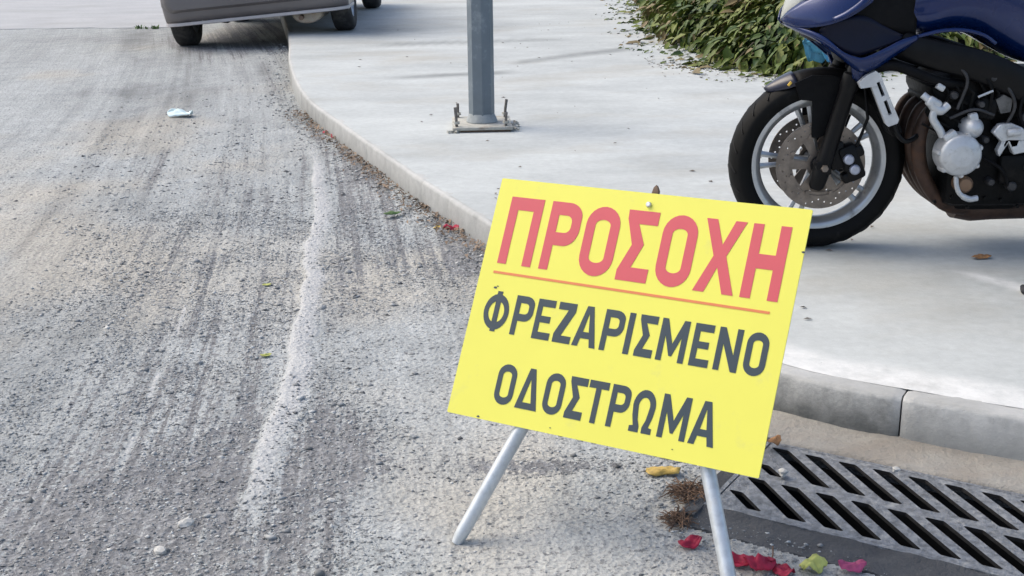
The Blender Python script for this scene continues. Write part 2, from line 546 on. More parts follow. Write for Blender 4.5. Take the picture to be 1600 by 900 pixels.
def kdist(x, y):
    """signed distance to the kerb line, positive on the pavement side (coarse)"""
    sub = KC[::4]; st = KS[::4]
    shp = x.shape; x = x.ravel(); y = y.ravel()
    out = np.empty(len(x)); so = np.empty(len(x))
    nn = knor(st)
    for i in range(0, len(x), 20000):
        d2 = (x[i:i + 20000, None] - sub[None, :, 0]) ** 2 + (y[i:i + 20000, None] - sub[None, :, 1]) ** 2
        j = np.argmin(d2, 1)
        sg = (x[i:i + 20000] - sub[j, 0]) * nn[j, 0] + (y[i:i + 20000] - sub[j, 1]) * nn[j, 1]
        out[i:i + 20000] = sg; so[i:i + 20000] = st[j]
    return out.reshape(shp), so.reshape(shp)


# kerb stones, each a piece of its own
kerb = empty('kerb', (0, 0, 0))
tag(kerb, kind='structure')
joint = ks_at(0.94, 2.885)
lims = []
sj = joint
while sj > 1.0: sj -= 0.98
while sj < KS[-1] - 1.0:
    lims.append((sj, sj + 0.98)); sj += 0.98
PROF = [(0.0, -0.06), (0.002, 0.02), (0.004, 0.104), (0.0065, 0.112), (0.011, 0.1168), (0.018, KH), (0.11, KH), (0.11, -0.06)]
for a, bnd in lims:
    n = 60
    ga = .0022 if abs(a - joint) < .01 else .0012
    gb = .0022 if abs(bnd - joint) < .01 else .0012
    sv = np.linspace(a + ga, bnd - gb, n)
    P, Nn = kpos(sv), knor(sv)
    V = []
    for k, (p, nr) in enumerate(zip(P, Nn)):
        e = (0.005 if ga > .002 else .0015) if k == 0 else ((0.005 if gb > .002 else .0015) if k == n - 1 else 0.0)
        for j, (o, z) in enumerate(PROF):
            jit = 0.006 * (fbm(np.array(sv[k] * 16.0), np.array(j * .4), 5, 3) - 0.5) if 0 < j < 6 else 0
            oo = o + (e if j < 6 else 0) + jit; zz = z - (e * 0.7 if 3 <= j <= 6 else 0) + jit
            V.append((p[0] + nr[0] * oo, p[1] + nr[1] * oo, zz))
    m = len(PROF)
    F = [(k * m + j, k * m + (j + 1) % m, (k + 1) * m + (j + 1) % m, (k + 1) * m + j) for k in range(n - 1) for j in range(m)]
    mb = MB(); mb.add(V, F + [tuple(range(m)), tuple((n - 1) * m + j for j in range(m))])
    o = mb.build('kerb_stone', M['kerb'], kerb, smooth=50)
    V = np.array([v.co[:] for v in o.data.vertices])
    fade = ((a > joint - 1.2) & (a < joint - 0.2))
    low = smooth(0.1165, 0.109, V[:, 2])
    attr(o, 'dirt', (1.0 if fade else (0.12 + 0.2 * random.random() if a > joint - .05 else .38 + .25 * random.random())) * low + 0.02)
    attr(o, 'lime', smooth(0.085, 0.115, V[:, 2]) * smooth(0.118, 0.108, V[:, 2]) * (0.9 if V[:, 1].mean() < 3.3 else 0.3) + 0.1)

# pavement slab: ruled sheet from behind the kerb stones
sv = np.concatenate([np.arange(0.6, ks_at(-1.3, 8.0), 0.12), np.arange(ks_at(-1.3, 8.0), ks_at(2.6, 2.05), 0.03), np.arange(ks_at(2.6, 2.05), KS[-1], 0.2)])
P0 = kpos(sv) + knor(sv) * np.interp(kpos(sv)[:, 1], [3.3, 4.0], [.058, .0235])[:, None]
fr = (sv - sv[0]) / (sv[-1] - sv[0])
far = np.stack([np.interp(fr, [0, .55, .75, 1], [2, 14, 40, 44]), np.interp(fr, [0, .55, .75, 1], [60, 60, 40, -8])], -1)
tt = np.concatenate([np.linspace(0, 0.04, 70), np.linspace(0.041, 0.12, 60), np.linspace(0.125, 0.4, 50), np.linspace(0.42, 1, 20)])
G = P0[:, None, :] * (1 - tt[None, :, None]) + far[:, None, :] * tt[None, :, None]
X, Y = G[..., 0], G[..., 1]
dist0 = np.linalg.norm(G - P0[:, None, :], axis=-1)
Z = KH + 0.0008 + 0.0014 * smooth(.01, .05, dist0) + 0.006 * (fbm(X * 1.3, Y * 1.3, 3) - 0.5) * np.clip(tt * 60, 0, 1)[None, :]
ns, ntt = X.shape
idx = np.arange(ns * ntt).reshape(ns, ntt)
F = np.stack([idx[:-1, :-1], idx[1:, :-1], idx[1:, 1:], idx[:-1, 1:]], -1).reshape(-1, 4)
F = F[:, ::-1]
pave = np_mesh('pavement', np.stack([X, Y, Z], -1).reshape(-1, 3), F, M['pave'], smooth=True)
tag(pave, kind='structure')
dist = np.linalg.norm(G - P0[:, None, :], axis=-1)
lime = smooth(0.17, 0.10, dist + 0.06 * (fbm(X * 6, Y * 6, 8) - .5)) * smooth(3.9, 3.2, Y) * smooth(-.3, .4, X)
# pale curved smear on the slab beside the motorcycle
lime = np.maximum(lime, 0.7 * smooth(0.05, 0.01, np.abs(np.hypot(X - 1.22, Y - 3.62) - 0.37)) * smooth(1.40, 1.5, X) * smooth(3.3, 3.6, Y))
def blob(cx, cy, rx, ry, rot=0.0):
    c, s_ = math.cos(rot), math.sin(rot)
    dx, dy = X - cx, Y - cy
    u = (dx * c + dy * s_) / rx; w = (-dx * s_ + dy * c) / ry
    return np.exp(-(u * u + w * w))
dirt = 0.30 * blob(1.7, 3.75, 1.0, 0.55, -0.35) + 0.5 * blob(-1.25, 12.0, 0.35, 0.9) + 0.3 * blob(-.6, 12.2, 0.5, 0.25)  # first blob: motorcycle's soft shade painted in together with dirt
wv = 0.06 * (fbm(X * 2.5, Y * 2.5, 31) - .5)
dirt += 0.60 * smooth(0.16, 0.02, np.abs(Y - (8.95 + 0.25 * X) + wv)) * smooth(-1.0, -.5, X) * smooth(.1, -.1, X)
dirt += 0.55 * smooth(0.22, 0.02, np.abs(Y - (9.45 + 0.9 * np.clip(X, 0, 2)) + wv)) * smooth(-.05, .15, X) * smooth(1.2, .8, X)
dirt += 0.45 * smooth(0.2, 0.03, np.abs(Y - (11.0 + .2 * X) + wv)) * smooth(-1.2, -.9, X) * smooth(.6, .2, X)
attr(pave, 'dirt', np.clip(dirt, 0, 1)); attr(pave, 'lime', np.clip(lime, 0, 1))

# ---------------------------------------------------------------- grate frame of reference
GO = Vector((0.4352, 2.5598, 0.0)); GA = R(-31.24)
GM = Matrix.Translation(GO) @ Matrix.Rotation(GA, 4, 'Z')
ge = np.array([math.cos(GA), math.sin(GA)]); gm = np.array([-ge[1], ge[0]])
GL, GW = 1.02, 0.376

# ---------------------------------------------------------------- road sheet
rows = [0.6]
while rows[-1] < 45:
    y = rows[-1]
    rows.append(y + (0.03 if y < 1.9 else 0.0062 * (max(y, 2.2) / 2.3) ** 1.7))
rows = np.array(rows)
xs = np.concatenate([np.arange(-40, -9, 1.0), np.arange(-9, -3.2, 0.06), np.arange(-3.2, -1.35, 0.022), np.arange(-1.35, 1.15, 0.0075), np.arange(1.15, 6, 0.12)])
X, Y = np.meshgrid(xs, rows)
U = X + .06 * Y + .0083 * Y ** 2                              # runs across the milling direction
RIDGE_Y = np.array([2.2, 2.465, 2.75, 3.23, 3.77, 4.66, 5.5, 6.52, 7.5])
RIDGE_X = np.array([-.575, -.587, -.606, -.628, -.658, -.760, -.856, -1.017, -1.2])


def fields(X, Y):
    U = X + .06 * Y + .0083 * Y ** 2
    n1 = fbm(X * 1.7, Y * 1.1, 21, 4) - .5
    n2 = fbm(X * 7, Y * 5, 22, 4) - .5
    st = fbm(U * 9, Y * .35, 23, 3) - .5                       # streaks along the road
    st2 = fbm(U * 26, Y * .7, 24, 2) - .5
    rx = X - np.interp(Y, RIDGE_Y, RIDGE_X) + 0.05 * (fbm(X * 0 + 3, Y * 3.0, 25) - .5) + 0.02 * n2
    rstr = np.interp(Y, [2.2, 2.5, 2.9, 3.6, 4.3, 5.0, 5.9, 6.7, 7.2], [0, .35, .8, 1, .95, .75, .85, .5, 0])
    ridge = rstr * np.where(rx > 0, np.exp(-(rx / .06) ** 2), np.exp(-(rx / .016) ** 2))
    thin = smooth(.012, .003, np.abs(U + .705 + .03 * n1)) * smooth(2.6, 3, Y) * smooth(4.7, 4.2, Y) * (.35 + .9 * (fbm(X * 0 + 5, Y * 6, 9) > .45))
    dust = .23 + .45 * n1 + .35 * n2
    dust += .62 * smooth(-.6, -1.6, U + 1.3 * n1 + .35 * n2)             # pale, swept left side
    dust += (.95 * st + .9 * st2) * smooth(2.5, 7.0, Y)
    dust += .30 * smooth(4.6, 8.0, Y) * smooth(-.1, -.5, U)
    dust += .42 * smooth(-.22, .12, U + .4 * n1) * smooth(4.8, 3.6, Y) - .10 * smooth(.12, .0, np.abs(U + .17))
    dust += .95 * ridge + .8 * thin

    def bl(cx, cy, rx_, ry_):
        return np.exp(-((X - cx) / rx_) ** 2 - ((Y - cy) / ry_) ** 2)
    dust += .45 * bl(-.33, 3.45, .15, .5) + .5 * bl(-.22, 2.58, .25, .13) + .75 * bl(.18, 2.42, .34, .13) + .5 * bl(.15, 3.0, .25, .14) + .35 * bl(-.1, 4.0, .12, .4)
    dust -= .85 * bl(.10, 2.76, .17, .055) + .5 * bl(-.1, 2.80, .14, .10) + .35 * bl(-.9, 2.5, .45, .35) + .3 * bl(-.12, 4.55, .12, .3) + .35 * bl(-.45, 2.75, .1, .3)
    dust += .3 * bl(-.36, 5.6, .1, .5) + .4 * bl(-1.65, 4.5, .2, .3)
    # less dust, so darker, under and left of the parked car
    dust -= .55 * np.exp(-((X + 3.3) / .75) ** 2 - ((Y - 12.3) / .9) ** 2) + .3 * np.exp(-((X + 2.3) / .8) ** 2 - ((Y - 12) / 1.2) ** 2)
    # paler tyre track lines near the kerb
    for u0, s_ in ((-.52, .02), (-.40, .022), (-.27, .03), (-.16, .018), (-.82, .03), (-1.0, .02)):
        dust += .42 * np.exp(-((U - u0 + .05 * n1) / s_) ** 2) * smooth(5.2, 7.0, Y) * smooth(11.9, 10.8, Y)
    dust += .22 * bl(-1.55, 7.6, .3, .6)
    beige = .6 * smooth(.0, .35, fbm(X * 1.4, Y * 1.1, 41, 4) - .5 + .16 * smooth(-.9, -1.5, U) * smooth(9, 6, Y) - .03 + .35 * np.exp(-((X + 1.5) / .45) ** 2 - ((Y - 4.6) / 1.1) ** 2) + .3 * smooth(.1, .5, X) * smooth(3.2, 2.4, Y))
    h = .010 * (fbm(X * 9, Y * 9, 51, 3) - .5) + .0075 * (fbm(X * 46, Y * 46, 52, 2) - .5) * (1 - .55 * np.clip(dust, 0, 1))
    h += .004 * (vnoise(U * 60, Y * 1.3, 53) - .5) * smooth(-.25, -.5, U) + .012 * ridge
    h += .006 * bl(.10, 2.76, .15, .06)
    global TONE, RID
    RID = ridge * (.45 + .95 * fbm(X * 5, Y * 3.5, 95, 3)) + .45 * thin
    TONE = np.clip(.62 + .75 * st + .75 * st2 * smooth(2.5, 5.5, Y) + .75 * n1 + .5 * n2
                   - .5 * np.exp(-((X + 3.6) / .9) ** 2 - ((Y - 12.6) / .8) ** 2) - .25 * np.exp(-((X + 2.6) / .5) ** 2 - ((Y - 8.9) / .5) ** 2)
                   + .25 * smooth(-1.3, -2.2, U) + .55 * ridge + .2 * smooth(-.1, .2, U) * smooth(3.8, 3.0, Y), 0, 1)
    return np.clip(dust, 0, 1.0), np.clip(beige, 0, 1), h


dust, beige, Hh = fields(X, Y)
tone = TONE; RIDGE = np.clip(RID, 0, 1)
kd, _ = kdist(X[::1, ::1], Y) if X.size < 5e5 else (None, None)
if kd is None:
    # distance sampled coarsely then interpolated by rows
    kd = np.empty_like(X)
    ysub = np.arange(0, len(rows), 6)
    kdc, _ = kdist(X[ysub][:, ::4], Y[ysub][:, ::4])
    tmp = np.empty((len(ysub), len(xs)))
    for i in range(len(ysub)): tmp[i] = np.interp(xs, xs[::4], kdc[i])
    for j in range(len(xs)): kd[:, j] = np.interp(np.arange(len(rows)), ysub, tmp[:, j])
Z = Hh * smooth(40, 12, Y)
# litter of grit banked against the kerb
bank = smooth(-.22, -.02, kd) * (.4 + .9 * fbm(X * 8, Y * 8, 61)) * smooth(2.9, 3.3, Y) * smooth(9, 6, Y)
Z += .016 * bank
dust = np.clip(dust - .25 * bank * (fbm(X * 5, Y * 5, 62) > .5), 0, 1)
# opening for the drain
gu = (X - GO.x) * ge[0] + (Y - GO.y) * ge[1]; gv = (X - GO.x) * gm[0] + (Y - GO.y) * gm[1]
pit = (gu > -.025) & (gu < GL + .02) & (gv > -.04) & (gv < GW + .02)
near = (gu > -.12) & (gu < GL + .1) & (gv > -.16) & (gv < GW + .12)
Z = np.where(near, np.minimum(Z, -.004), Z)
Z = np.where((gu > -.03) & (gu < GL + .03) & (gv > -.11) & (gv < GW + .03), -.03, Z)
Z = np.where(pit, -.35, Z)
dust = np.where(pit, 0, dust)
Z = np.where(kd > .05, np.minimum(Z, -.01), Z)
nr, nc = X.shape
idx = np.arange(nr * nc).reshape(nr, nc)
F = np.stack([idx[:-1, :-1], idx[:-1, 1:], idx[1:, 1:], idx[1:, :-1]], -1)
keep = (kd[:-1, :-1] < .15) | (kd[1:, 1:] < .15)
F = F[keep].reshape(-1, 4)
road = np_mesh('road', np.stack([X, Y, Z], -1).reshape(-1, 3), F, M['road'], smooth=True)
tag(road, kind='structure')
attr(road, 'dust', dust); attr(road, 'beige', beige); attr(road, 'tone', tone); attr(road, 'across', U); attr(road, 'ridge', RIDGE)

# outer ground, old road beyond the milled edge
mb = MB(); mb.add([(-600, -600, -.45), (600, -600, -.45), (600, 600, -.45), (-600, 600, -.45)], [(0, 1, 2, 3)])
tag(mb.build('ground', M['ground'], smooth=0), kind='structure')
ed = [(-40, 14.3), (-12, 14.1)] + [(-11.8 + i * .27, 14.05 - i * .011 + .16 * (vnoise(np.array(i * .8), np.array(7.), 4) - .5)) for i in range(19)] + [(-6.5 + i * .16, 13.82 + .10 * (vnoise(np.array(i * .7), np.array(2.), 4) - .5)) for i in range(19)] + [(-3.2, 14.6), (-3.0, 17), (-3.0, 44)]
mb = MB()
V = [(x, y, .006) for x, y in ed] + [(-40, 44, .02)]
n = len(V)
tri = tessellate_polygon([[Vector((p[0], p[1], 0)) for p in V]])
V2 = [(p[0], p[1], .005) for p in V]; V3 = [(p[0], p[1], -.03) for p in V]
mb.add(V2 + V3, [tuple(t) for t in tri] + [(i, (i + 1) % n, n + (i + 1) % n, n + i) for i in range(n)])
tag(mb.build('old_road', M['old_road'], smooth=0), kind='structure')

# mortar fillet between kerb and drain
sa, sb = ks_at(.50, 3.25), ks_at(2.6, 2.05)
sv = np.arange(sa, sb, .012)
P, Nn = kpos(sv), knor(sv)
ww = np.linspace(0, 1, 16)
V = np.empty((len(sv), 16, 3))
for k in range(len(sv)):
    d_edge = ((GO.x + gm[0] * (GW + .004) - P[k, 0]) * gm[0] + (GO.y + gm[1] * (GW + .004) - P[k, 1]) * gm[1]) / (-(Nn[k] @ gm) or 1)
    wdt = min(max(abs(d_edge), .10), .26)
    q = P[k][None] - Nn[k][None] * (ww[:, None] * wdt - .012)
    V[k, :, 0] = q[:, 0]; V[k, :, 1] = q[:, 1]
    V[k, :, 2] = .010 * (1 - ww) ** 1.4 + .004 + .010 * (fbm(q[:, 0] * 12, q[:, 1] * 12, 71) - .45) - .03 * smooth(.9, 1, ww) - .05 * smooth(sa + .3, sa, sv[k])
idx = np.arange(len(sv) * 16).reshape(-1, 16)
F = np.stack([idx[:-1, :-1], idx[1:, :-1], idx[1:, 1:], idx[:-1, 1:]], -1).reshape(-1, 4)
gut = np_mesh('gutter', V.reshape(-1, 3), F, M['mortar'], smooth=True)
tag(gut, kind='structure')

# ---------------------------------------------------------------- drain grate
gr = empty('drain_grate', GO, (0, 0, GA))
tag(gr, 'worn grey iron drain grate with two rows of slanted slots in the gutter', 'drain grate')


def slot(x0, y0, x1, y1, w):
    """slanted opening with ends cut parallel to the frame, corners a little worn"""
    h = w * 1.42; c = .004
    return [(x0 - h + c, y0), (x0 + h - c, y0), (x0 + h + c * .4, y0 - c), (x1 + h, y1 + c), (x1 + h - c, y1), (x1 - h + c, y1), (x1 - h - c * .4, y1 + c), (x0 - h, y0 - c)]


holes = []
for k in range(11):
    x = .032 + k * .0815
    if x + .145 < GL - .02: holes.append(slot(x, .356, x + .146, .204, .0150))
for k in range(11):
    x = .040 + k * .0805
    if x + .145 < GL - .02: holes.append(slot(x, .170, x + .146, .018, .0150))
holes.append(slot(.026, .252, .072, .204, .0115)); holes.append(slot(.024, .088, .090, .018, .0115))
RX = Matrix.Rotation(R(-90), 4, 'X')       # XZ polygon, extruded along Y -> lies flat
mb = MB(); mb.prism([(0, 0), (GL, 0), (GL, GW), (0, GW)], holes, .009, Matrix.Translation((0, 0, .004)) @ RX)
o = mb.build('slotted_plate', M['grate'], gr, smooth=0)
o.data.materials.append(M['slot_shade'])                        # slot walls, darkened in colour for the shade inside the slots
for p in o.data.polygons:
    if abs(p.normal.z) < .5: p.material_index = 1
# rim angle iron and dark concrete surround in front
mb = MB()
mb.box((GL / 2, -.007, -.012), (GL + .03, .010, .036)); mb.box((-.0075, GW / 2, -.012), (.010, GW + .004, .036))
mb.box((GL / 2, GW + .007, -.014), (GL + .03, .010, .036))
mb.build('rim', M['grate'], gr)
nx, ny = 90, 12
V, F = [], []
for i in range(nx + 1):
    for j in range(ny + 1):
        x = -.05 + (GL + .1) * i / nx
        e = .022 * (vnoise(np.array(x * 14), np.array(1.5), 6) - .5) if j == 0 else 0
        y = -.118 + e + (.118 - .0125) * j / ny
        z = .004 + .016 * (fbm(np.array(x * 26), np.array(y * 26), 33) - .5) - (.05 if j == 0 else 0) - .010 * (1 - j / ny)
        V.append((x, y, float(z)))
for i in range(nx):
    for j in range(ny):
        a = i * (ny + 1) + j
        F.append((a, a + ny + 1, a + ny + 2, a + 1))
mb = MB(); mb.add(V, F); mb.build('concrete_surround', M['surround'], gr, smooth=60)
mb = MB(); mb.box((-.030, GW / 2 - .02, -.02), (.034, GW + .1, .05)); mb.build('end_surround', M['surround'], gr)
mb = MB()
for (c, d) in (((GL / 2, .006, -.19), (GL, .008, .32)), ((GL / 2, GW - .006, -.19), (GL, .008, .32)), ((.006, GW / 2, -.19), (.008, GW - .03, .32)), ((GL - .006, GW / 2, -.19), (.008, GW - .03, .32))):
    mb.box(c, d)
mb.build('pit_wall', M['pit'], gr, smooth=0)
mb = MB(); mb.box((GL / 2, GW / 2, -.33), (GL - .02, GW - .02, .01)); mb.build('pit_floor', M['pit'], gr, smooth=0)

# ---------------------------------------------------------------- gravel (countless): loose chips over the milled surface
def chips(n, area, smin, smax, seed, dens=None):
    r = np.random.default_rng(seed)
    x0, x1, y0, y1 = area
    x = r.uniform(x0, x1, n); y = r.uniform(y0, y1, n)
    d, _, h = fields(x, y)
    kd, _ = kdist(x, y)
    gu = (x - GO.x) * ge[0] + (y - GO.y) * ge[1]; gv = (x - GO.x) * gm[0] + (y - GO.y) * gm[1]
    p = np.clip(1.15 - d * 1.0, .16, 1) * (.35 + 1.1 * smooth(.35, .65, fbm(x * 6, y * 6, 77)))
    p = np.maximum(p, .9 * smooth(-.25, -.05, kd))
    if dens is not None: p = p * dens(x, y)
    ok = (r.random(n) < p) & (kd < -.01) & ~((gu > -.02) & (gv > -.06) & (gu < GL)) & ~((kd > -.26) & (y < 3.1))
    x, y, h, kd = x[ok], y[ok], h[ok], kd[ok]
    n = len(x)
    s = smin + (smax - smin) * r.random(n) ** 4.0
    z = h * smooth(40, 12, y) + s * .12 + .014 * smooth(-.2, -.03, kd) * smooth(2.9, 3.3, y)
    base = np.array([(1, 0, 0), (-1, 0, 0), (0, 1, 0), (0, -1, 0), (0, 0, 1), (0, 0, -1)], float)
    V = base[None] * (0.55 + .75 * r.random((n, 6, 1)))
    V += .22 * r.standard_normal((n, 6, 3))
    V[..., 2] *= .62
    a = r.random(n) * 6.283
    ca, sa_ = np.cos(a)[:, None], np.sin(a)[:, None]
    vx = V[..., 0] * ca - V[..., 1] * sa_; vy = V[..., 0] * sa_ + V[..., 1] * ca
    st = (1 + .5 * r.random(n))[:, None]
    V = np.stack([vx * s[:, None] * st + x[:, None], vy * s[:, None] + y[:, None], V[..., 2] * s[:, None] + z[:, None]], -1)
    tri = np.array([(0, 2, 4), (2, 1, 4), (1, 3, 4), (3, 0, 4), (2, 0, 5), (1, 2, 5), (3, 1, 5), (0, 3, 5)])
    F = (tri[None] + (np.arange(n) * 6)[:, None, None]).reshape(-1, 3)
    t = np.clip(r.normal(.53, .26, n), .0, .92)
    t = np.where(r.random(n) < .10, r.uniform(.8, 1.0, n), t)
    return V.reshape(-1, 3), F, np.repeat(t, 6)


parts = [chips(190000, (-1.7, .75, 2.0, 5.6), .0012, .0055, 1),
         chips(34000, (-2.6, .2, 5.0, 10.5), .0025, .009, 2, lambda x, y: smooth(10.5, 6.0, y)),
         chips(900, (-1.4, .7, 2.0, 4.6), .006, .014, 3),
         chips(9000, (-2.4, .3, 3.3, 12), .004, .013, 4, lambda x, y: np.exp(-((kdist(x, y)[0] + .08) / .10) ** 2) * 1.6)]
off = 0; VV, FF, TT = [], [], []
for V, F, t in parts:
    VV.append(V); FF.append(F + off); TT.append(t); off += len(V)
gv_ = np_mesh('gravel', np.vstack(VV), np.vstack(FF), M['chip'])
attr(gv_, 'tone', np.concatenate(TT))
tag(gv_, 'loose grey asphalt chips scattered over the milled road', 'gravel', kind='stuff')

# ---------------------------------------------------------------- warning sign
SR = Matrix(((.8563, .4594, .2360), (-.5164, .7510, .4115), (.0118, -.4742, .8803)))
SCN = Vector((.2195, 2.4727, .4715))
SW, SH = .70, .5254
sroot = Vector((.2195, 2.47, 0))
sign = empty('warning_sign', sroot)
tag(sign, 'yellow road works warning sign with red and dark Greek lettering on galvanised legs', 'sign')
SM = Matrix.Translation(SCN - sroot) @ SR.to_4x4()            # local: x right, y away from the reader, z up the board
SB = SM @ Matrix.Translation((-SW / 2, 0, -SH / 2))


def rrect(x0, z0, x1, z1, r, n=4):
    out = []
    for cx, cz, a0 in ((x0 + r, z0 + r, 180), (x1 - r, z0 + r, 270), (x1 - r, z1 - r, 0), (x0 + r, z1 - r, 90)):
        for k in range(n + 1):
            a = R(a0 + 90 * k / n)
            out.append((cx + r * math.cos(a), cz + r * math.sin(a)))
    return out


mb = MB(SB); mb.prism(rrect(0, 0, SW, SH, .003, 2), [], .003)
board = mb.build('board', M['yellow'], sign, smooth=20)
mb = MB(SB); mb.prism(rrect(.001, .001, SW - .001, SH - .001, .003, 2), [], .0012, Matrix.Translation((0, .0031, 0)))
mb.build('board_back', M['sign_back'], sign, smooth=20)


def arc(cx, cz, rx, rz, a0, a1, n=9):
    return [(cx + rx * math.cos(R(a0 + (a1 - a0) * k / (n - 1))), cz + rz * math.sin(R(a0 + (a1 - a0) * k / (n - 1)))) for k in range(n)]


def glyph(ch, w, H, s, b):
    """outline and holes of one capital letter"""
    if ch == 'PI':
        return [(0, 0), (s, 0), (s, H - b), (w - s, H - b), (w - s, 0), (w, 0), (w, H), (0, H)], []
    if ch == 'RHO':
        pb = .365 * H; r = .44 * w; rz = .20 * H; hr = .18 * w; hz = .09 * H
        out = [(0, 0), (s, 0), (s, pb)] + arc(w - r, pb + rz * 1.3, r, rz * 1.3, -90, 0) + arc(w - r, H - rz, r, rz, 0, 90) + [(0, H)]
        hole = [(s, pb + b)] + arc(w - s - hr, pb + b + hz, hr, hz, -90, 0, 5) + arc(w - s - hr, H - b - hz, hr, hz, 0, 90, 5) + [(s, H - b)]
        return out, [hole]
    if ch == 'O':
        r = w / 2; rz = .27 * H; ir = w / 2 - s
        o = arc(r, rz, r, rz, 180, 360, 13) + arc(r, H - rz, r, rz, 0, 180, 13)
        irz = rz - b
        h = arc(r, rz, ir, irz, 180, 360, 13) + arc(r, H - rz, ir, irz, 0, 180, 13)
        return o, [h]
    if ch == 'SIG':
        P = [(0, 1), (.02, .87), (.31, .51), (.0, .14), (0, 0), (1, 0), (1, .195), (.42, .195), (.69, .53), (.40, .81), (1, .81), (1, 1)]
        return [(x * w, z * H) for x, z in P], []
    if ch == 'CHI':
        P = [(0, 1), (.275, 1), (.51, .66), (.725, 1), (1, 1), (.655, .51), (1, 0), (.725, 0), (.49, .35), (.275, 0), (0, 0), (.345, .50)]
        return [(x * w, z * H) for x, z in P], []
    if ch == 'ETA':
        c0, c1 = .405 * H, .60 * H
        return [(0, 0), (s, 0), (s, c0), (w - s, c0), (w - s, 0), (w, 0), (w, H), (w - s, H), (w - s, c1), (s, c1), (s, H), (0, H)], []
    if ch == 'PHI':
        cx, cz, a, bb = w / 2, H / 2, w / 2, .455 * H
        t0 = math.degrees(math.acos((s / 2) / a))
        o = [(cx + s / 2, -.0 * H)] + arc(cx, cz, a, bb, -t0, t0, 15) + [(cx + s / 2, 1.03 * H), (cx - s / 2, 1.03 * H)] + arc(cx, cz, a, bb, 180 - t0, 180 + t0, 15) + [(cx - s / 2, 0)]
        ia, ib = a - s * .92, bb - b
        t1 = math.degrees(math.acos((s / 2) / ia))
        return o, [arc(cx, cz, ia, ib, -t1, t1, 11), arc(cx, cz, ia, ib, 180 - t1, 180 + t1, 11)]
    if ch == 'E':
        m0, m1 = .42 * H, .585 * H
        return [(0, 0), (w, 0), (w, b), (s, b), (s, m0), (.86 * w, m0), (.86 * w, m1), (s, m1), (s, H - b), (w, H - b), (w, H), (0, H)], []
    if ch == 'Z':
        return [(0, 0), (w, 0), (w, b), (.42 * w, b), (w, H - b * 1.15), (w, H), (0, H), (0, H - b), (.58 * w, H - b), (0, b * 1.15)], []
    if ch == 'A':
        a = .135 * w; c0, c1 = .20 * H, .36 * H
        l = lambda z: (w / 2 - a) * z / H                      # outer left edge
        li = lambda z: l(z) + s * 1.07
        zt = H * .80
        o = [(0, 0), (s * 1.1, 0), (li(c0), c0), (w - li(c0), c0), (w - s * 1.1, 0), (w, 0), (w / 2 + a, H), (w / 2 - a, H)]
        return o, [[(li(c1), c1), (w - li(c1), c1), (w / 2 + .01 * w, zt), (w / 2 - .01 * w, zt)]]
    if ch == 'DEL':
        a = .125 * w
        l = lambda z: (w / 2 - a) * z / H
        li = lambda z: l(z) + s * 1.07
        return [(0, 0), (w, 0), (w / 2 + a, H), (w / 2 - a, H)], [[(li(b * .9), b * .9), (w - li(b * .9), b * .9), (w / 2 + .01 * w, H * .72), (w / 2 - .01 * w, H * .72)]]
    if ch == 'I':
        return [(0, 0), (w, 0), (w, H), (0, H)], []
    if ch == 'M':
        k = s * 1.0
        return [(0, 0), (s, 0), (s, .60 * H), (w * .45, .13 * H), (w * .55, .13 * H), (w - s, .60 * H), (w - s, 0), (w, 0), (w, H), (w - k, H), (w * .5, .42 * H), (k, H), (0, H)], []
    if ch == 'N':
        return [(0, 0), (s, 0), (s, .62 * H), (w - s, 0), (w, 0), (w, H), (w - s, H), (w - s, .38 * H), (s, H), (0, H)], []
    if ch == 'T':
        return [(w / 2 - s / 2, 0), (w / 2 + s / 2, 0), (w / 2 + s / 2, H - b), (w, H - b), (w, H), (0, H), (0, H - b), (w / 2 - s / 2, H - b)], []
    if ch == 'OM':
        r = w / 2; zc = .62 * H; ro = .38 * H
        o = [(0, 0), (.43 * w, 0), (.43 * w, .14 * H), (.32 * w, .30 * H), (.27 * w, .50 * H)]
        o += arc(r, zc, r - s, ro - b, 180, 0, 11) + [(.73 * w, .50 * H), (.68 * w, .30 * H), (.57 * w, .14 * H), (.57 * w, 0), (w, 0), (w, .13 * H), (.84 * w, .15 * H), (.95 * w, .38 * H)]
        o += arc(r, zc, r, ro, 0, 180, 15) + [(.05 * w, .38 * H), (.16 * w, .15 * H), (0, .13 * H)]
        return o, []


LINES = [('red_ink', 336.5, 150, 21.5, 28.5, [('PI', 36.5, 82), ('RHO', 138.5, 76.5), ('O', 228, 78), ('SIG', 319.5, 69.5), ('O', 403, 76), ('CHI', 491, 85.5), ('ETA', 590, 77.5)]),
         ('dark_ink', 187.8, 85.6, 12.2, 15.5, [('PHI', 32, 61), ('RHO', 105.5, 46), ('E', 159, 41.5), ('Z', 209, 41), ('A', 255, 54), ('RHO', 318, 46), ('I', 371.5, 12.8),
                                              ('SIG', 396, 39), ('M', 444, 59.5), ('E', 515, 40), ('N', 566, 48.5), ('O', 625, 44)]),
         ('dark_ink', 38.4, 86.4, 11.8, 15.5, [('O', 103, 45), ('DEL', 157, 52), ('O', 219.5, 44.5), ('SIG', 273.5, 39.5), ('T', 317, 44), ('RHO', 369, 43), ('OM', 420, 48), ('M', 481, 59), ('A', 547, 53)])]
for ink, z0, H, s, b, gl in LINES:
    for ch, x, w in gl:
        o, h = glyph(ch, w / 1000, H / 1000, s / 1000, b / 1000)
        mb = MB(SB); mb.prism(o, h, .0007, Matrix.Translation((x / 1000, -.0008, z0 / 1000)))
        mb.build('letter', M[ink], board, smooth=0)
mb = MB(SB); mb.prism([(.033, .3135), (.657, .3110), (.657, .3162), (.033, .3188)], [], .0007, Matrix.Translation((0, -.0008, 0)))
mb.build('underline', M['orange_ink'], board, smooth=0)
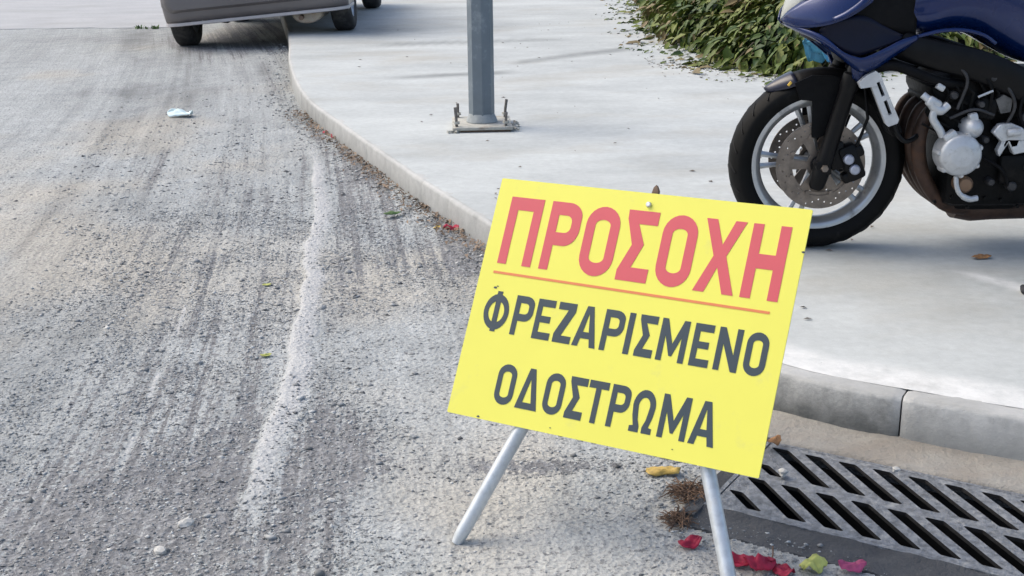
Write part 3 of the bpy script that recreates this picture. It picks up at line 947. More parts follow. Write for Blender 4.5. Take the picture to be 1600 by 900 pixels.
# small scuff of missing ink beside the first dark letter, chips on the edge
mb = MB(SB)
for (x, z, r_) in ((.047, .2825, .0035), (.052, .2860, .002), (.078, .0045, .003), (.6985, .44, .003), (.25, .012, .0015), (.52, .02, .0014)):
    mb.prism([(x + r_ * math.cos(k * 1.05 + z * 90) * (1 + .5 * (k % 2)), z + r_ * .7 * math.sin(k * 1.05 + z * 90)) for k in range(6)], [], .0007, Matrix.Translation((0, -.0008, 0)))
tag(mb.build('paint_chips', M['dark_ink'], board, smooth=0), kind='stuff')
mb = MB(SB @ Matrix.Translation((.3595, -.003, .5005)))
mb.lathe([(0, -.0035), (.0045, -.0035), (.0060, -.002), (.0062, .003), (0, .003)], 6)
mb.build('bolt', M['galv'], sign)
ap = Vector((.2885, 2.581, .708)) - sroot + Vector((.4594, .7510, -.4742)) * .022
for foot in (Vector((-.127, 2.402, -.003)), Vector((.408, 2.096, -.003))):
    f2 = foot - sroot + Vector((.004, .004, 0))
    a2 = ap + (f2 - ap).normalized() * .012
    d = (f2 - a2)
    mb = MB(); pts = [a2, a2 + d * .5, a2 + d * .955, a2 + d * .98, f2]
    mb.tube(pts, [.0148, .0148, .0148, .0135, .0108], 14)
    mb.build('leg', M['galv'], sign)
mb = MB(); mb.tube([ap + Vector((.012, .022, -.035)), Vector((.55, 3.0, .002)) - sroot], .0150, 12); mb.build('rear_leg', M['galv'], sign)
mb = MB(SB); hx = .3595
mb.prism([(hx - .007, .50), (hx + .012, .50), (hx + .0105, .536), (hx + .004, .546), (hx - .001, .540)], [], .010, Matrix.Translation((0, .006, 0)))
mb.build('hinge_bracket', M['rust'], sign)

# ---------------------------------------------------------------- street pole
PX, PY = -.150, 6.76
pole = empty('street_pole', (PX, PY, KH))
tag(pole, 'grey painted octagonal metal pole bolted to the concrete pavement', 'pole')
rings = []
for z, r_ in ((.045, .0685), (.6, .0678), (2, .064), (5.2, .052)):
    rings.append([(r_ * math.cos(R(-85 + 45 * k)), r_ * math.sin(R(-85 + 45 * k)), z) for k in range(8)])
mb = MB(); mb.loft(rings); mb.build('shaft', M['pole'], pole, smooth=15)
mb = MB(); mb.lathe([(0, .075), (.066, .075), (.070, .066), (.078, .050), (.083, .034), (.0815, .030), (0, .030)], 28, Matrix.Rotation(R(90), 4, 'X'))
col_o = mb.build('collar', simple('dusty_collar', (.30, .33, .34), .75, var=.2, scale=20, bmp=.0015), pole)
mb = MB(); mb.box((.0, .0, .0215), (.312, .36, .016), (0, 0, R(3.0)), .003); mb.build('base_plate', M['plate'], pole)
mb = MB(); mb.box((.0, .004, .007), (.285, .335, .018), (0, 0, R(3.0))); mb.build('grout_bed', M['rust'], pole)
for (bx, by, hgt, lean) in ((-.128, -.148, .105, -.06), (.128, -.138, .075, .02), (.122, .142, .10, .1), (-.132, .142, .08, 0)):
    mb = MB()
    mb.tube([(bx, by, .025), (bx + lean * .3 * hgt, by, .025 + hgt * .5), (bx + lean * hgt, by, .025 + hgt)], .0075, 8)
    ob = mb.build('anchor_bolt', M['bolt_grey'], pole)
    mb = MB(); mb.lathe([(0, 0), (.016, 0), (.016, .013), (0, .013)], 6, Matrix.Translation((bx, by, .043)) @ Matrix.Rotation(R(90), 4, 'X'))
    mb.build('nut', M['plate'], ob)
mb = MB()
for k in range(16):
    mb.box((.145 + random.uniform(-.03, .05), -.11 + random.uniform(-.06, .12), .012 + random.random() * .012),
           (random.uniform(.01, .03), random.uniform(.01, .025), random.uniform(.006, .014)), (random.random(), random.random(), random.random() * 3))
for k in range(6):
    mb.box((-.15 + random.uniform(-.02, .03), -.17 + random.uniform(-.02, .03), .010), (random.uniform(.012, .03), .014, .010), (random.random() * .5, 0, random.random() * 3))
tag(mb.build('mortar_crumbs', M['plate'], pole, smooth=0), kind='stuff')

# ---------------------------------------------------------------- motorcycle (local x rearwards, y away from the viewer, z up)
bike = empty('motorcycle', (1.04, 4.28, KH))
tag(bike, 'navy blue motorcycle parked on the pavement, seen from its left side', 'motorcycle')


def wheel(cx, cz, RO, RI, wd, name, front):
    T = Matrix.Translation((cx, 0, cz))
    mb = MB(T); mb.lathe([(.020, -.075), (.034, -.07), (.036, -.03), (.030, 0), (.036, .03), (.034, .07), (.020, .075)], 20)
    mb.tube([(0, -.10, 0), (0, .10, 0)], .0125, 12)
    hub = mb.build(name, M['black'], bike)
    h = wd / 2
    prof = [(RI - .006, -h * .62), (RI + .006, -h * .80), (RI + .022, -h * .97), (RI + .040, -h), (RO - .022, -h * .88), (RO - .008, -h * .62), (RO - .001, -h * .28), (RO, 0)]
    prof = prof + [(r, -y) for r, y in reversed(prof[:-1])]
    mb = MB(T); mb.lathe(prof, 96)
    ty = mb.build('tyre', M['tyre'], hub, smooth=60)
    mb = MB(T)                                                 # tread grooves, as shallow proud-edged cuts
    for k in range(26):
        a = 2 * math.pi * k / 26
        for sg in (-1, 1):
            pts = []
            for q in range(5):
                t = q / 4
                aa = a + sg * .03 + t * .13
                rr = RO - .0012 - .013 * t ** 1.6
                pts.append((rr * math.cos(aa), sg * (.012 + .036 * t) * wd / .12, rr * math.sin(aa)))
            mb.tube(pts, .0022, 4)
    tag(mb.build('tread_groove', M['black'], hub), kind='stuff')
    rp = [(RI + .004, -h * .70), (RI + .004, -h * .62), (RI - .010, -h * .60), (RI - .016, -h * .45), (RI - .024, -h * .25), (RI - .026, 0)]
    rp = rp + [(r, -y) for r, y in reversed(rp[:-1])]
    inner = [(RI - .034, h * .22), (RI - .036, 0), (RI - .034, -h * .22), (RI - .026, -h * .46), (RI - .020, -h * .60), (RI - .012, -h * .70)]
    mb = MB(T); mb.lathe(rp + [(RI - .012, h * .70), (RI - .020, h * .60), (RI - .026, h * .46)] + inner, 72, closed=True)
    mb.build('rim', M['rim'], hub, smooth=50)
    for k in range(5):
        a = R(178 - 72 * k)
        ca, sa_ = math.cos(a), math.sin(a)
        for sp in (-1, 1):
            pts = []
            for t in (0, .35, .7, 1):
                rr = .03 + (RI - .030 - .03) * t
                off = sp * (.006 + .016 * t ** 1.4)
                pts.append((rr * ca - off * sa_, 0, rr * sa_ + off * ca))
            mb = MB(T); mb.tube(pts, [.012, .0095, .0085, .011], 8)
            mb.build('spoke', M['rim'], hub)
    rd = .149 if front else .122
    for sg in ((-1, 1) if front else (1,)):
        hs = []
        n = 40
        for k in range(n):
            a = 2 * math.pi * k / n
            rr = (rd - .011, rd - .021, rd - .031, rd - .021)[k % 4]
            hs.append([(rr * math.cos(a) + .0034 * math.cos(q * 1.047), rr * math.sin(a) + .0034 * math.sin(q * 1.047)) for q in range(6)])
        out = [(rd * math.cos(2 * math.pi * q / 64), rd * math.sin(2 * math.pi * q / 64)) for q in range(64)]
        inn = [((rd - .044) * math.cos(2 * math.pi * q / 40), (rd - .044) * math.sin(2 * math.pi * q / 40)) for q in range(40)]
        mb = MB(T); mb.prism(out, [inn] + hs, .005, Matrix.Translation((0, sg * .066 - .0025, 0)))
        mb.build('brake_disc', M['disc'], hub, smooth=20)
        # carrier with windows
        hs = []
        for k in range(6):
            a0 = 2 * math.pi * k / 6
            w_ = []
            for q in range(5): w_.append((rd - .055, a0 + .16 + .70 * q / 4))
            for q in range(5): w_.append((.046, a0 + .80 - .50 * q / 4))
            hs.append([(r * math.cos(a), r * math.sin(a)) for r, a in w_])
        out = [((rd - .0445 + .004 * (q % 4 == 0)) * math.cos(2 * math.pi * q / 40), (rd - .0445 + .004 * (q % 4 == 0)) * math.sin(2 * math.pi * q / 40)) for q in range(40)]
        mb = MB(T); mb.prism(out, hs, .006, Matrix.Translation((0, sg * .061 - .003, 0)))
        for k in range(8):
            a = 2 * math.pi * (k + .5) / 8
            mb.lathe([(0, -.004), (.008, -.004), (.008, .004), (0, .004)], 10, Matrix.Translation(((rd - .046) * math.cos(a), sg * .069, (rd - .046) * math.sin(a))))
        mb.build('disc_carrier', M['disc'], hub, smooth=20)
    return hub


wheel(-.003, .300, .2965, .2265, .118, 'front_wheel', True)
wheel(1.437, .312, .312, .2265, .17, 'rear_wheel', False)

# fork
for sg in (-1, 1):
    y = sg * .100
    mb = MB()
    A, B = Vector((.155, y, .90)), Vector((-.024, y, .225))
    q = lambda t: A + (B - A) * t
    mb.tube([q(0), q(.44)], .0215, 16)
    mb.tube([q(.43), q(.44), q(.50), q(.51), q(.80), q(.93), q(.985), q(1.0)], [.026, .031, .031, .0275, .0275, .029, .026, .018], 18)
    mb.box((-.005, y, .300), (.05, .05, .058), (0, R(-15), 0), .010)
    mb.box((.045, y + sg * -.012, .335), (.055, .018, .09), (0, R(-15), 0), .006)
    lg = mb.build('fork_leg', M['black'], bike)
    mb = MB(); mb.lathe([(0, -.010), (.011, -.010), (.013, -.004), (.013, .004), (0, .004)], 6, Matrix.Translation((-.003, y + sg * .026, .300)))
    mb.build('axle_nut', M['disc'], lg)
    # caliper
    mb = MB()
    mb.box((.094, y + sg * -.020, .312), (.062, .055, .125), (0, R(-24), 0), .014)
    mb.box((.112, y + sg * -.020, .350), (.040, .045, .040), (0, R(-24), 0), .010)
    mb.box((.085, y + sg * -.020, .262), (.040, .045, .036), (0, R(-24), 0), .010)
    ca_ = mb.build('brake_caliper', M['black'], bike)
    for (px, pz) in ((.078, .327), (.100, .293)):
        mb = MB(); mb.lathe([(0, -.014), (.012, -.014), (.0165, -.010), (.0175, 0), (.0175, .01), (0, .01)], 18, Matrix.Translation((px, y + sg * .012, pz)) @ (Matrix.Rotation(math.pi, 4, 'Z') if sg > 0 else Matrix()))
        mb.build('piston_cap', M['bolt_blue'], ca_)
    mb = MB(); mb.tube([(.105, y, .37), (.135, y, .46), (.118, y, .56), (.12, y * .8, .68)], .0055, 8); mb.build('brake_hose', M['black'], bike)
# clamps, handlebar, mirrors
mb = MB(); mb.box((.118, 0, .735), (.07, .26, .035), (0, R(15), 0), .01); mb.box((.153, 0, .885), (.06, .25, .025), (0, R(15), 0), .008); mb.build('fork_clamp', M['black'], bike)
mb = MB(); mb.tube([(.33, -.37, .99), (.24, -.22, 1.02), (.17, -.10, .96), (.17, .10, .96), (.24, .22, 1.02), (.33, .37, .99)], .011, 10)
hb = mb.build('handlebar', M['black'], bike)
for sg in (-1, 1):
    mb = MB(); mb.tube([(.245, sg * .225, 1.02), (.33, sg * .37, .99), (.338, sg * .385, .988)], [.017, .017, .015], 12); mb.build('grip', M['black_plastic'], hb)
    mb = MB(); mb.tube([(.03, sg * .115, .94), (.0, sg * .21, 1.06), (.0, sg * .28, 1.13)], .008, 8); ms = mb.build('mirror_arm', M['black'], bike)
    mb = MB(); mb.box((.0, sg * .31, 1.15), (.035, .13, .085), (0, R(10), 0), .016); mb.build('mirror', M['black_plastic'], ms)

# front fender: arched shell with a pointed nose, side skirts down to the fork
def fender_shell(a0, a1, n, col, name, tipw, endw):
    rings = []
    for k in range(n + 1):
        t = k / n
        a = R(a0 + (a1 - a0) * t)
        wdt = tipw + (endw - tipw) * min(1, t * 1.0) ** .6
        rr = .318 - .006 * (1 - t)
        ring = []
        for q in range(9):
            u = -1 + 2 * q / 8
            y = u * wdt * (1 if abs(u) < .9 else 1)
            drop = .030 * abs(u) ** 3.2 * min(1, wdt / .055) + .006 * u * u
            r2 = rr - drop
            ring.append((-.003 + r2 * math.cos(a), y, .300 + r2 * math.sin(a)))
        rings.append(ring)
    mb = MB(); mb.loft(rings, closed=False)
    o = mb.build(name, col, bike, smooth=50)
    sm = o.modifiers.new('thick', 'SOLIDIFY'); sm.thickness = .004; sm.offset = 0
    return o


f1 = fender_shell(127, 108, 8, M['fender'], 'front_fender', .012, .066)
fender_shell(107.9, 62, 12, M['black_plastic'], 'fender_rear_section', .066, .070)
for sg in (-1, 1):
    mb = MB()
    mb.prism([(-.105, .575), (-.085, .520), (-.045, .516), (-.040, .395), (-.018, .392), (.035, .42), (.062, .53), (.085, .575), (.02, .598), (-.05, .600)], [], .005, Matrix.Translation((0, sg * .073 - .0025, 0)))
    mb.build('fender_skirt', M['black_plastic'], bike)
mb = MB(); mb.box((-.120, -.0655, .572), (.016, .004, .008), (0, R(-50), 0), .001); mb.build('reflector', M['amber'], f1)

# fairing (left and right shells)
def strip(top, bot, ytop, ybot, n=6, bulge=.0):
    """loft between two polylines of (x,z); y interpolated with a bulge outwards"""
    rings = []
    for (a, b, ya, yb) in zip(top, bot, ytop, ybot):
        ring = []
        for k in range(n + 1):
            t = k / n
            ring.append((a[0] + (b[0] - a[0]) * t, -(ya + (yb - ya) * t + bulge * math.sin(math.pi * t)), a[1] + (b[1] - a[1]) * t))
        rings.append(ring)
    return rings


def dens(pts, m=5):
    """resample a polyline of tuples smoothly"""
    P = np.array(pts, float)
    out = []
    Q = np.vstack([2 * P[0] - P[1], P, 2 * P[-1] - P[-2]])
    for i in range(1, len(Q) - 2):
        p0, p1, p2, p3 = Q[i - 1:i + 3]
        for t in np.linspace(0, 1, m, endpoint=False):
            out.append(tuple(0.5 * (2 * p1 + (p2 - p0) * t + (2 * p0 - 5 * p1 + 4 * p2 - p3) * t * t + (-p0 + 3 * p1 - 3 * p2 + p3) * t ** 3)))
    out.append(tuple(P[-1]))
    return out


def shell(name, mat, top, bot, ytop, ybot, bulge=.012, th=.006, m=5, parent=None, n=7):
    T = [(x, z) for x, z in dens(top, m)]; B = [(x, z) for x, z in dens(bot, m)]
    yt = [a[0] for a in dens([(v,) for v in ytop], m)]; yb = [a[0] for a in dens([(v,) for v in ybot], m)]
    for sg in (1, -1):
        rings = strip(T, B, yt, yb, n, bulge)
        if sg < 0: rings = [[(p[0], -p[1], p[2]) for p in r] for r in rings]
        mb = MB(); mb.loft(rings, closed=False)
        o = mb.build(name, mat, parent or bike, smooth=50)
        s_ = o.modifiers.new('thick', 'SOLIDIFY'); s_.thickness = th; s_.offset = 0


# upper cowl: from nose back, above the V shaped recess
shell('upper_cowl', M['navy'], [(-.150, .775), (-.128, .812), (-.05, .868), (.07, .925), (.18, .96)],
      [(-.143, .768), (-.100, .757), (-.030, .770), (.040, .800), (.10, .84)], [.02, .06, .10, .13, .14], [.035, .10, .165, .185, .18], .010)
# lower cowl: the V shaped rim
shell('lower_cowl', M['navy'], [(-.143, .769), (-.100, .757), (-.040, .735), (.015, .690), (.060, .672), (.090, .672), (.150, .697), (.205, .722), (.262, .735)],
      [(-.140, .762), (-.108, .745), (-.058, .722), (.018, .668), (.052, .640), (.088, .622), (.135, .635), (.210, .682), (.262, .712)],
      [.030, .095, .150, .185, .190, .190, .180, .168, .150], [.025, .075, .130, .160, .165, .165, .165, .155, .140], .010)
shell('lower_cowl_fin', M['navy'], [(.052, .645), (.070, .640), (.092, .632), (.118, .632)], [(.068, .600), (.078, .592), (.088, .588), (.100, .605)],
      [.160, .163, .163, .160], [.130, .132, .132, .132], .003)
shell('cowl_recess', M['navy_dark'], [(-.050, .752), (-.030, .772), (.035, .796), (.090, .795), (.150, .765), (.215, .735)],
      [(-.042, .737), (-.010, .712), (.030, .684), (.075, .674), (.150, .699), (.207, .723)], [.135, .150, .160, .160, .150, .150], [.140, .155, .168, .172, .165, .158], -.004)
shell('inner_cowl', M['black_plastic'], [(.04, .86), (.10, .90), (.20, .93), (.26, .90)], [(.06, .785), (.12, .765), (.20, .735), (.26, .725)], [.135, .14, .13, .12], [.155, .15, .14, .13], .004)
shell('cowl_crease', M['navy'], [(-.018, .792), (.02, .813), (.06, .842), (.085, .868)], [(-.012, .783), (.026, .800), (.068, .826), (.094, .850)], [.168, .180, .182, .175], [.176, .188, .190, .183], .004, .005)
# headlight, nose, windscreen
mb = MB()
rings = []
for t in np.linspace(0, 1, 9):
    z = .772 + .155 * t
    hw = .022 + .115 * t ** .7
    x0 = -.148 + .014 * t + .05 * t * t
    rings.append([(x0 + .055 * (abs(u) ** 2.0) * (hw / .12), u * hw, z) for u in np.linspace(-1, 1, 13)])
mb.loft(rings, closed=False)
o = mb.build('headlight', M['lens'], bike, smooth=60); sm = o.modifiers.new('thick', 'SOLIDIFY'); sm.thickness = .006
mb = MB(); rings = []
for t in np.linspace(0, 1, 9):
    z = .925 + .26 * t; hw = .14 - .04 * t; x0 = -.075 + .20 * t + .02 * t * t
    rings.append([(x0 + .08 * u * u, u * hw, z - .03 * u * u) for u in np.linspace(-1, 1, 13)])
mb.loft(rings, closed=False)
o = mb.build('windscreen', M['glass'], bike, smooth=60); sm = o.modifiers.new('thick', 'SOLIDIFY'); sm.thickness = .004
mb = MB(); mb.box((.02, 0, .80), (.22, .22, .16), (0, R(-12), 0), .04); mb.box((.10, 0, .70), (.12, .18, .14), (0, 0, 0), .03); mb.build('headlight_housing', M['black_plastic'], bike)

# tank
rings = []
tz = [(.205, .800, .86, .085), (.24, .745, .93, .125), (.30, .722, .985, .150), (.38, .738, 1.02, .162), (.46, .722, 1.03, .160), (.54, .680, 1.01, .145), (.62, .640, .96, .120), (.70, .62, .89, .100), (.76, .62, .84, .085)]
for (x, zb, zt, hw) in [tuple(v) for v in dens(tz, 4)]:
    ring = []
    for k in range(24):
        a = 2 * math.pi * k / 24
        cy, cz = math.cos(a), math.sin(a)
        e = .62
        yy = math.copysign(abs(cy) ** e, cy) * hw * (1.0 + .06 * (cz < 0))
        zz = (zb + zt) / 2 + math.copysign(abs(cz) ** .8, cz) * (zt - zb) / 2
        ring.append((x, yy, zz))
    rings.append(ring)
mb = MB(); mb.loft(rings); tk = mb.build('fuel_tank', M['navy'], bike, smooth=60)
for sg in (-1, 1):
    mb = MB()
    mb.tube([(x, sg * (hw * .98), zb + .006) for (x, zb, zt, hw) in [tuple(v) for v in dens([(.255, .722, 0, .150), (.33, .742, 0, .168), (.40, .744, 0, .172), (.465, .728, 0, .168), (.51, .70, 0, .158)], 5)]], .0065, 8)
    mb.build('tank_seam', M['navy'], tk)
mb = MB(); mb.lathe([(0, .012), (.035, .012), (.042, .004), (.042, -.01), (0, -.01)], 24, Matrix.Translation((.36, 0, 1.03)) @ Matrix.Rotation(R(90), 4, 'X')); mb.build('filler_cap', M['black'], tk)

# frame spars and hoses
def spar(pts, name, mat, ry=.020, rz=.045):
    for sg in (-1, 1):
        rings = []
        for (x, y, z, k) in [tuple(v) for v in dens(pts, 5)]:
            rings.append([(x + rz * k * .25 * math.sin(2 * math.pi * q / 14), sg * (y + ry * math.cos(2 * math.pi * q / 14)), z + rz * k * math.sin(2 * math.pi * q / 14)) for q in range(14)])
        mb = MB(); mb.loft(rings); mb.build(name, mat, bike, smooth=60)


spar([(.13, .06, .745, 1), (.22, .13, .700, 1.0), (.32, .160, .672, 1.05), (.45, .170, .640, 1.1), (.60, .165, .575, 1.15), (.74, .150, .47, 1.2), (.80, .14, .36, 1.1)], 'frame_spar', M['black'])
for sg in (-1, 1):
    mb = MB(); mb.tube([tuple(p) for p in dens([(.13, sg * .14, .628), (.19, sg * .165, .640), (.27, sg * .17, .612), (.35, sg * .165, .585), (.42, sg * .15, .575)], 5)], .0165, 12); mb.build('coolant_hose', M['black_plastic'], bike)
mb = MB(); mb.tube([tuple(p) for p in dens([(.20, -.17, .455), (.215, -.17, .42), (.245, -.165, .395), (.285, -.14, .405), (.31, -.12, .44)], 5)], .008, 8); mb.build('lower_hose', M['black'], bike)

# radiator with its pale side bracket
mb = MB(); mb.box((.165, 0, .535), (.036, .30, .27), (0, R(-26), 0), .006)
rad = mb.build('radiator', M['black_plastic'], bike)
mb = MB()
for k in range(9): mb.box((.147 + .0 * k, -.13 + k * .0325, .535), (.004, .005, .25), (0, R(-26), 0))
tag(mb.build('fins', M['black'], rad), kind='stuff')
sl = lambda a, b, c, d: [a, b, c, d]
for sg in (-1, 1):
    mb = MB()
    out = [(.100, .612), (.128, .626), (.142, .616), (.214, .470), (.210, .456), (.182, .446), (.172, .456), (.118, .575), (.085, .570), (.076, .588)]
    h1 = [(.133, .588), (.142, .592), (.163, .548), (.153, .543)]
    h2 = [(.160, .528), (.170, .533), (.190, .488), (.180, .483)]
    mb.prism(out, [h1, h2], .022, Matrix.Translation((0, sg * .168 - .011, 0)))
    mb.build('radiator_bracket', M['alloy'], bike, smooth=20)

# engine
mb = MB()
mb.box((.57, 0, .285), (.36, .30, .24), (0, 0, 0), .04)
mb.box((.44, 0, .46), (.15, .30, .22), (0, R(-28), 0), .02)
mb.box((.40, 0, .56), (.15, .31, .10), (0, R(-28), 0), .025)
mb.box((.66, 0, .37), (.22, .27, .20), (0, 0, 0), .04)
mb.box((.62, 0, .52), (.30, .24, .18), (0, 0, 0), .03)
mb.box((.55, 0, .175), (.22, .20, .06), (0, 0, 0), .02)
eng = mb.build('engine', M['engine'], bike)
mb = MB()
for k in range(5):
    mb.box((.355 + k * .012, -.158, .42 + k * .028), (.13, .012, .007), (0, R(28), 0))
for k in range(14):
    mb.lathe([(0, -.008), (.006, -.008), (.006, .004), (0, .004)], 6, Matrix.Translation((.36 + (k % 7) * .055, -.152, .19 + .25 * (k // 7) + .02 * math.sin(k * 2.3))))
for k in range(9):
    x = .34 + .04 * k
    mb.tube([(x, -.165, .60 - .01 * (k % 3)), (x + .03, -.172, .55), (x + .02 + .02 * (k % 2), -.165, .48)], .005, 6)
mb.box((.33, -.16, .50), (.05, .03, .05), (0, R(20), 0), .01); mb.box((.50, -.165, .50), (.06, .03, .07), (0, R(10), 0), .012); mb.box((.60, -.165, .30), (.09, .03, .10), (0, 0, 0), .015)
tag(mb.build('engine_detail', M['engine'], eng), kind='stuff')
T = Matrix.Translation((.412, -.195, .356))
mb = MB(T)
mb.lathe([(0, -.036), (.030, -.037), (.040, -.036), (.046, -.031), (.058, -.029), (.066, -.022), (.069, -.008), (.071, .05), (0, .05)], 40)
for k in range(7):
    a = R(20 + 360 / 7 * k)
    mb.lathe([(0, -.018), (.007, -.018), (.010, -.010), (.011, .03), (0, .03)], 12, Matrix.Translation((.067 * math.cos(a), 0, .067 * math.sin(a))))
mb.box((-.035, .0, .060), (.045, .04, .03), (0, R(-35), 0), .008)
gcv = mb.build('generator_cover', M['alloy'], eng, smooth=40)
mb = MB(T)
for k in range(7):
    a = R(20 + 360 / 7 * k)
    mb.lathe([(0, -.022), (.0045, -.022), (.0045, -.017), (0, -.017)], 6, Matrix.Translation((.067 * math.cos(a), 0, .067 * math.sin(a))))
tag(mb.build('cover_bolt', M['alloy'], gcv), kind='stuff')
mb = MB(Matrix.Translation((.452, -.19, .440)))
mb.lathe([(0, -.030), (.012, -.028), (.026, -.014), (.034, .0), (.036, .04), (0, .04)], 20)
mb.box((.0, .005, .025), (.03, .03, .05), (0, R(-15), 0), .008)
mb.build('sensor_housing', M['alloy'], eng, smooth=40)
mb = MB()
mb.prism([(.515, .425), (.535, .452), (.575, .455), (.612, .440), (.640, .40), (.628, .36), (.590, .352), (.570, .392), (.545, .345), (.535, .365), (.548, .395)], [], .03, Matrix.Translation((0, -.195, 0)))
mb.tube([(.56, -.20, .425), (.60, -.205, .43)], .014, 10)
o = mb.build('sprocket_cover', M['alloy'], eng, smooth=20)
bv = o.modifiers.new('bev', 'BEVEL'); bv.width = .006; bv.segments = 2; bv.limit_method = 'ANGLE'
mb = MB(); mb.prism([(.52, .53), (.545, .545), (.575, .53), (.57, .49), (.54, .485)], [], .02, Matrix.Translation((0, -.18, 0))); mb.build('throttle_body', simple('dull_alloy', (.12, .12, .12), .5, .5, var=.4, scale=40), eng, smooth=20)
for k, (x0, z0, x1, z1, x2, z2) in enumerate(((.36, .66, .42, .60, .40, .50), (.44, .64, .50, .57, .50, .47), (.52, .62, .58, .52, .56, .44), (.62, .58, .60, .48, .66, .40), (.38, .47, .45, .50, .52, .48), (.50, .34, .56, .30, .60, .22))):
    mb = MB(); mb.tube([tuple(p) for p in dens([(x0, -.17, z0), (x1, -.185, z1), (x2, -.175, z2)], 6)], .0055, 8)
    mb.build('cable', M['black_plastic'] if k % 2 else M['dull'], eng)
for k, (x, z, r_) in enumerate(((.385, .545, .014), (.475, .515, .012), (.505, .60, .013), (.62, .47, .016), (.50, .40, .012), (.53, .26, .013), (.60, .245, .016), (.65, .31, .018))):
    mb = MB(); mb.lathe([(0, -.016), (r_ * .7, -.016), (r_, -.010), (r_, .02), (0, .02)], 14, Matrix.Translation((x, -.172, z)))
    mb.build('fitting', M['dull'], eng)
# water pump pipes, pale alloy
mb = MB()
mb.tube([tuple(p) for p in dens([(.285, -.175, .548), (.305, -.185, .530), (.325, -.19, .505), (.345, -.19, .500), (.365, -.185, .515)], 5)], [.012] * 6 + [.016] * 10 + [.014] * 5, 12)
mb.tube([tuple(p) for p in dens([(.322, -.19, .50), (.318, -.192, .475), (.332, -.192, .452), (.345, -.19, .435), (.356, -.188, .415)], 5)], .0125, 12)
mb.box((.318, -.188, .522), (.05, .03, .035), (0, R(30), 0), .01)
mb.build('water_pipe', M['alloy'], eng, smooth=50)
mb = MB(); mb.box((.338, -.18, .572), (.028, .02, .020), (0, R(30), 0), .005); mb.build('thermostat_bracket', M['alloy'], eng)
mb = MB(); mb.tube([(.46, -.185, .540), (.505, -.188, .560)], .004, 6); mb.build('engine_cable', M['alloy'], eng)
mb = MB(); mb.tube([tuple(p) for p in dens([(.407, -.2, .285), (.411, -.205, .252), (.425, -.205, .226), (.455, -.205, .210), (.482, -.2, .212)], 5)], [.008] * 12 + [.010] * 9, 10); mb.build('oil_pipe', M['alloy'], eng)
mb = MB(); mb.lathe([(0, -.026), (.020, -.024), (.028, -.014), (.030, .03), (0, .03)], 24, Matrix.Translation((.442, -.175, .254))); mb.build('oil_filter', M['bronze'], eng)

# exhaust
exh = None
for k, y in enumerate((-.125, -.045, .045, .125)):
    pts = dens([(.375, y, .505), (.325, y, .478), (.303, y * .98, .41), (.309, y * .92, .33), (.340, y * .82, .252), (.392, y * .7, .185), (.450, y * .55, .152), (.53, y * .42, .143)], 5)
    mb = MB(); mb.tube([tuple(p) for p in pts], .0235, 14)
    o = mb.build('header_pipe', M['exhaust'], bike, smooth=60)
mb = MB(); mb.tube([(.47, 0, .145), (.53, 0, .140), (.60, 0, .138), (.80, .0, .135), (.92, .03, .16)], [.045, .052, .046, .040, .036], 18, sx=1.6); mb.build('collector', M['exhaust'], bike, smooth=60)
mb = MB(); mb.tube([(.90, .03, .155), (1.05, .11, .34), (1.12, .13, .50), (1.22, .12, .70), (1.34, .10, .80)], .026, 12); mb.build('link_pipe', M['exhaust'], bike, smooth=60)
mb = MB(); mb.tube([(1.30, .09, .785), (1.33, .09, .80), (1.75, .09, .93), (1.78, .09, .94)], [.05, .062, .062, .045], 16); mb.build('muffler', M['black'], bike, smooth=50)
# rear half
mb = MB()
for y in (-.115, .115): mb.tube([(.84, y * .9, .36), (1.10, y, .345), (1.437, y, .312)], [.038, .030, .028], 12)
mb.box((.90, 0, .36), (.10, .22, .07), (0, 0, 0), .02); mb.build('swingarm', M['black'], bike)
mb = MB(); mb.tube([(.80, -.10, .40), (1.437, -.10, .36)], .008, 6); mb.tube([(.80, -.10, .30), (1.437, -.10, .26)], .008, 6); mb.build('chain', M['disc'], bike)
rings = []
for (x, z, hw, th) in [tuple(v) for v in dens([(.70, .80, .09, .05), (.80, .785, .13, .055), (.95, .80, .14, .06), (1.08, .86, .12, .055), (1.30, .90, .10, .045), (1.45, .92, .06, .03)], 4)]:
    rings.append([(x, hw * math.copysign(abs(math.cos(a)) ** .6, math.cos(a)), z + th * math.copysign(abs(math.sin(a)) ** .7, math.sin(a))) for a in np.linspace(0, 2 * math.pi, 18, endpoint=False)])
mb = MB(); mb.loft(rings); mb.build('seat', M['seat'], bike, smooth=60)
shell('tail_cowl', M['navy'], [(.78, .74), (.95, .76), (1.15, .82), (1.40, .90), (1.60, .945)], [(.80, .62), (.95, .66), (1.15, .73), (1.40, .82), (1.58, .90)], [.12, .13, .12, .09, .03], [.10, .12, .11, .08, .03], .01)
mb = MB(); mb.box((1.585, 0, .915), (.05, .10, .06), (0, R(-15), 0), .015); mb.build('tail_light', M['red_lens'], bike)
mb = MB(); mb.box((1.55, 0, .72), (.02, .16, .30), (0, R(-30), 0), .006); mb.build('mudguard', M['black_plastic'], bike)
mb = MB(); mb.tube([(.68, -.13, .22), (.74, -.20, .11), (.80, -.265, .012)], .012, 10); mb.box((.815, -.275, .008), (.06, .05, .014), (0, 0, R(20)), .004); mb.build('side_stand', M['black'], bike)
for sg in (-1, 1):
    mb = MB(); mb.tube([(.78, sg * .14, .36), (.80, sg * .20, .36), (.82, sg * .28, .365)], [.012, .014, .013], 10); mb.build('foot_peg', M['black_plastic'], bike)

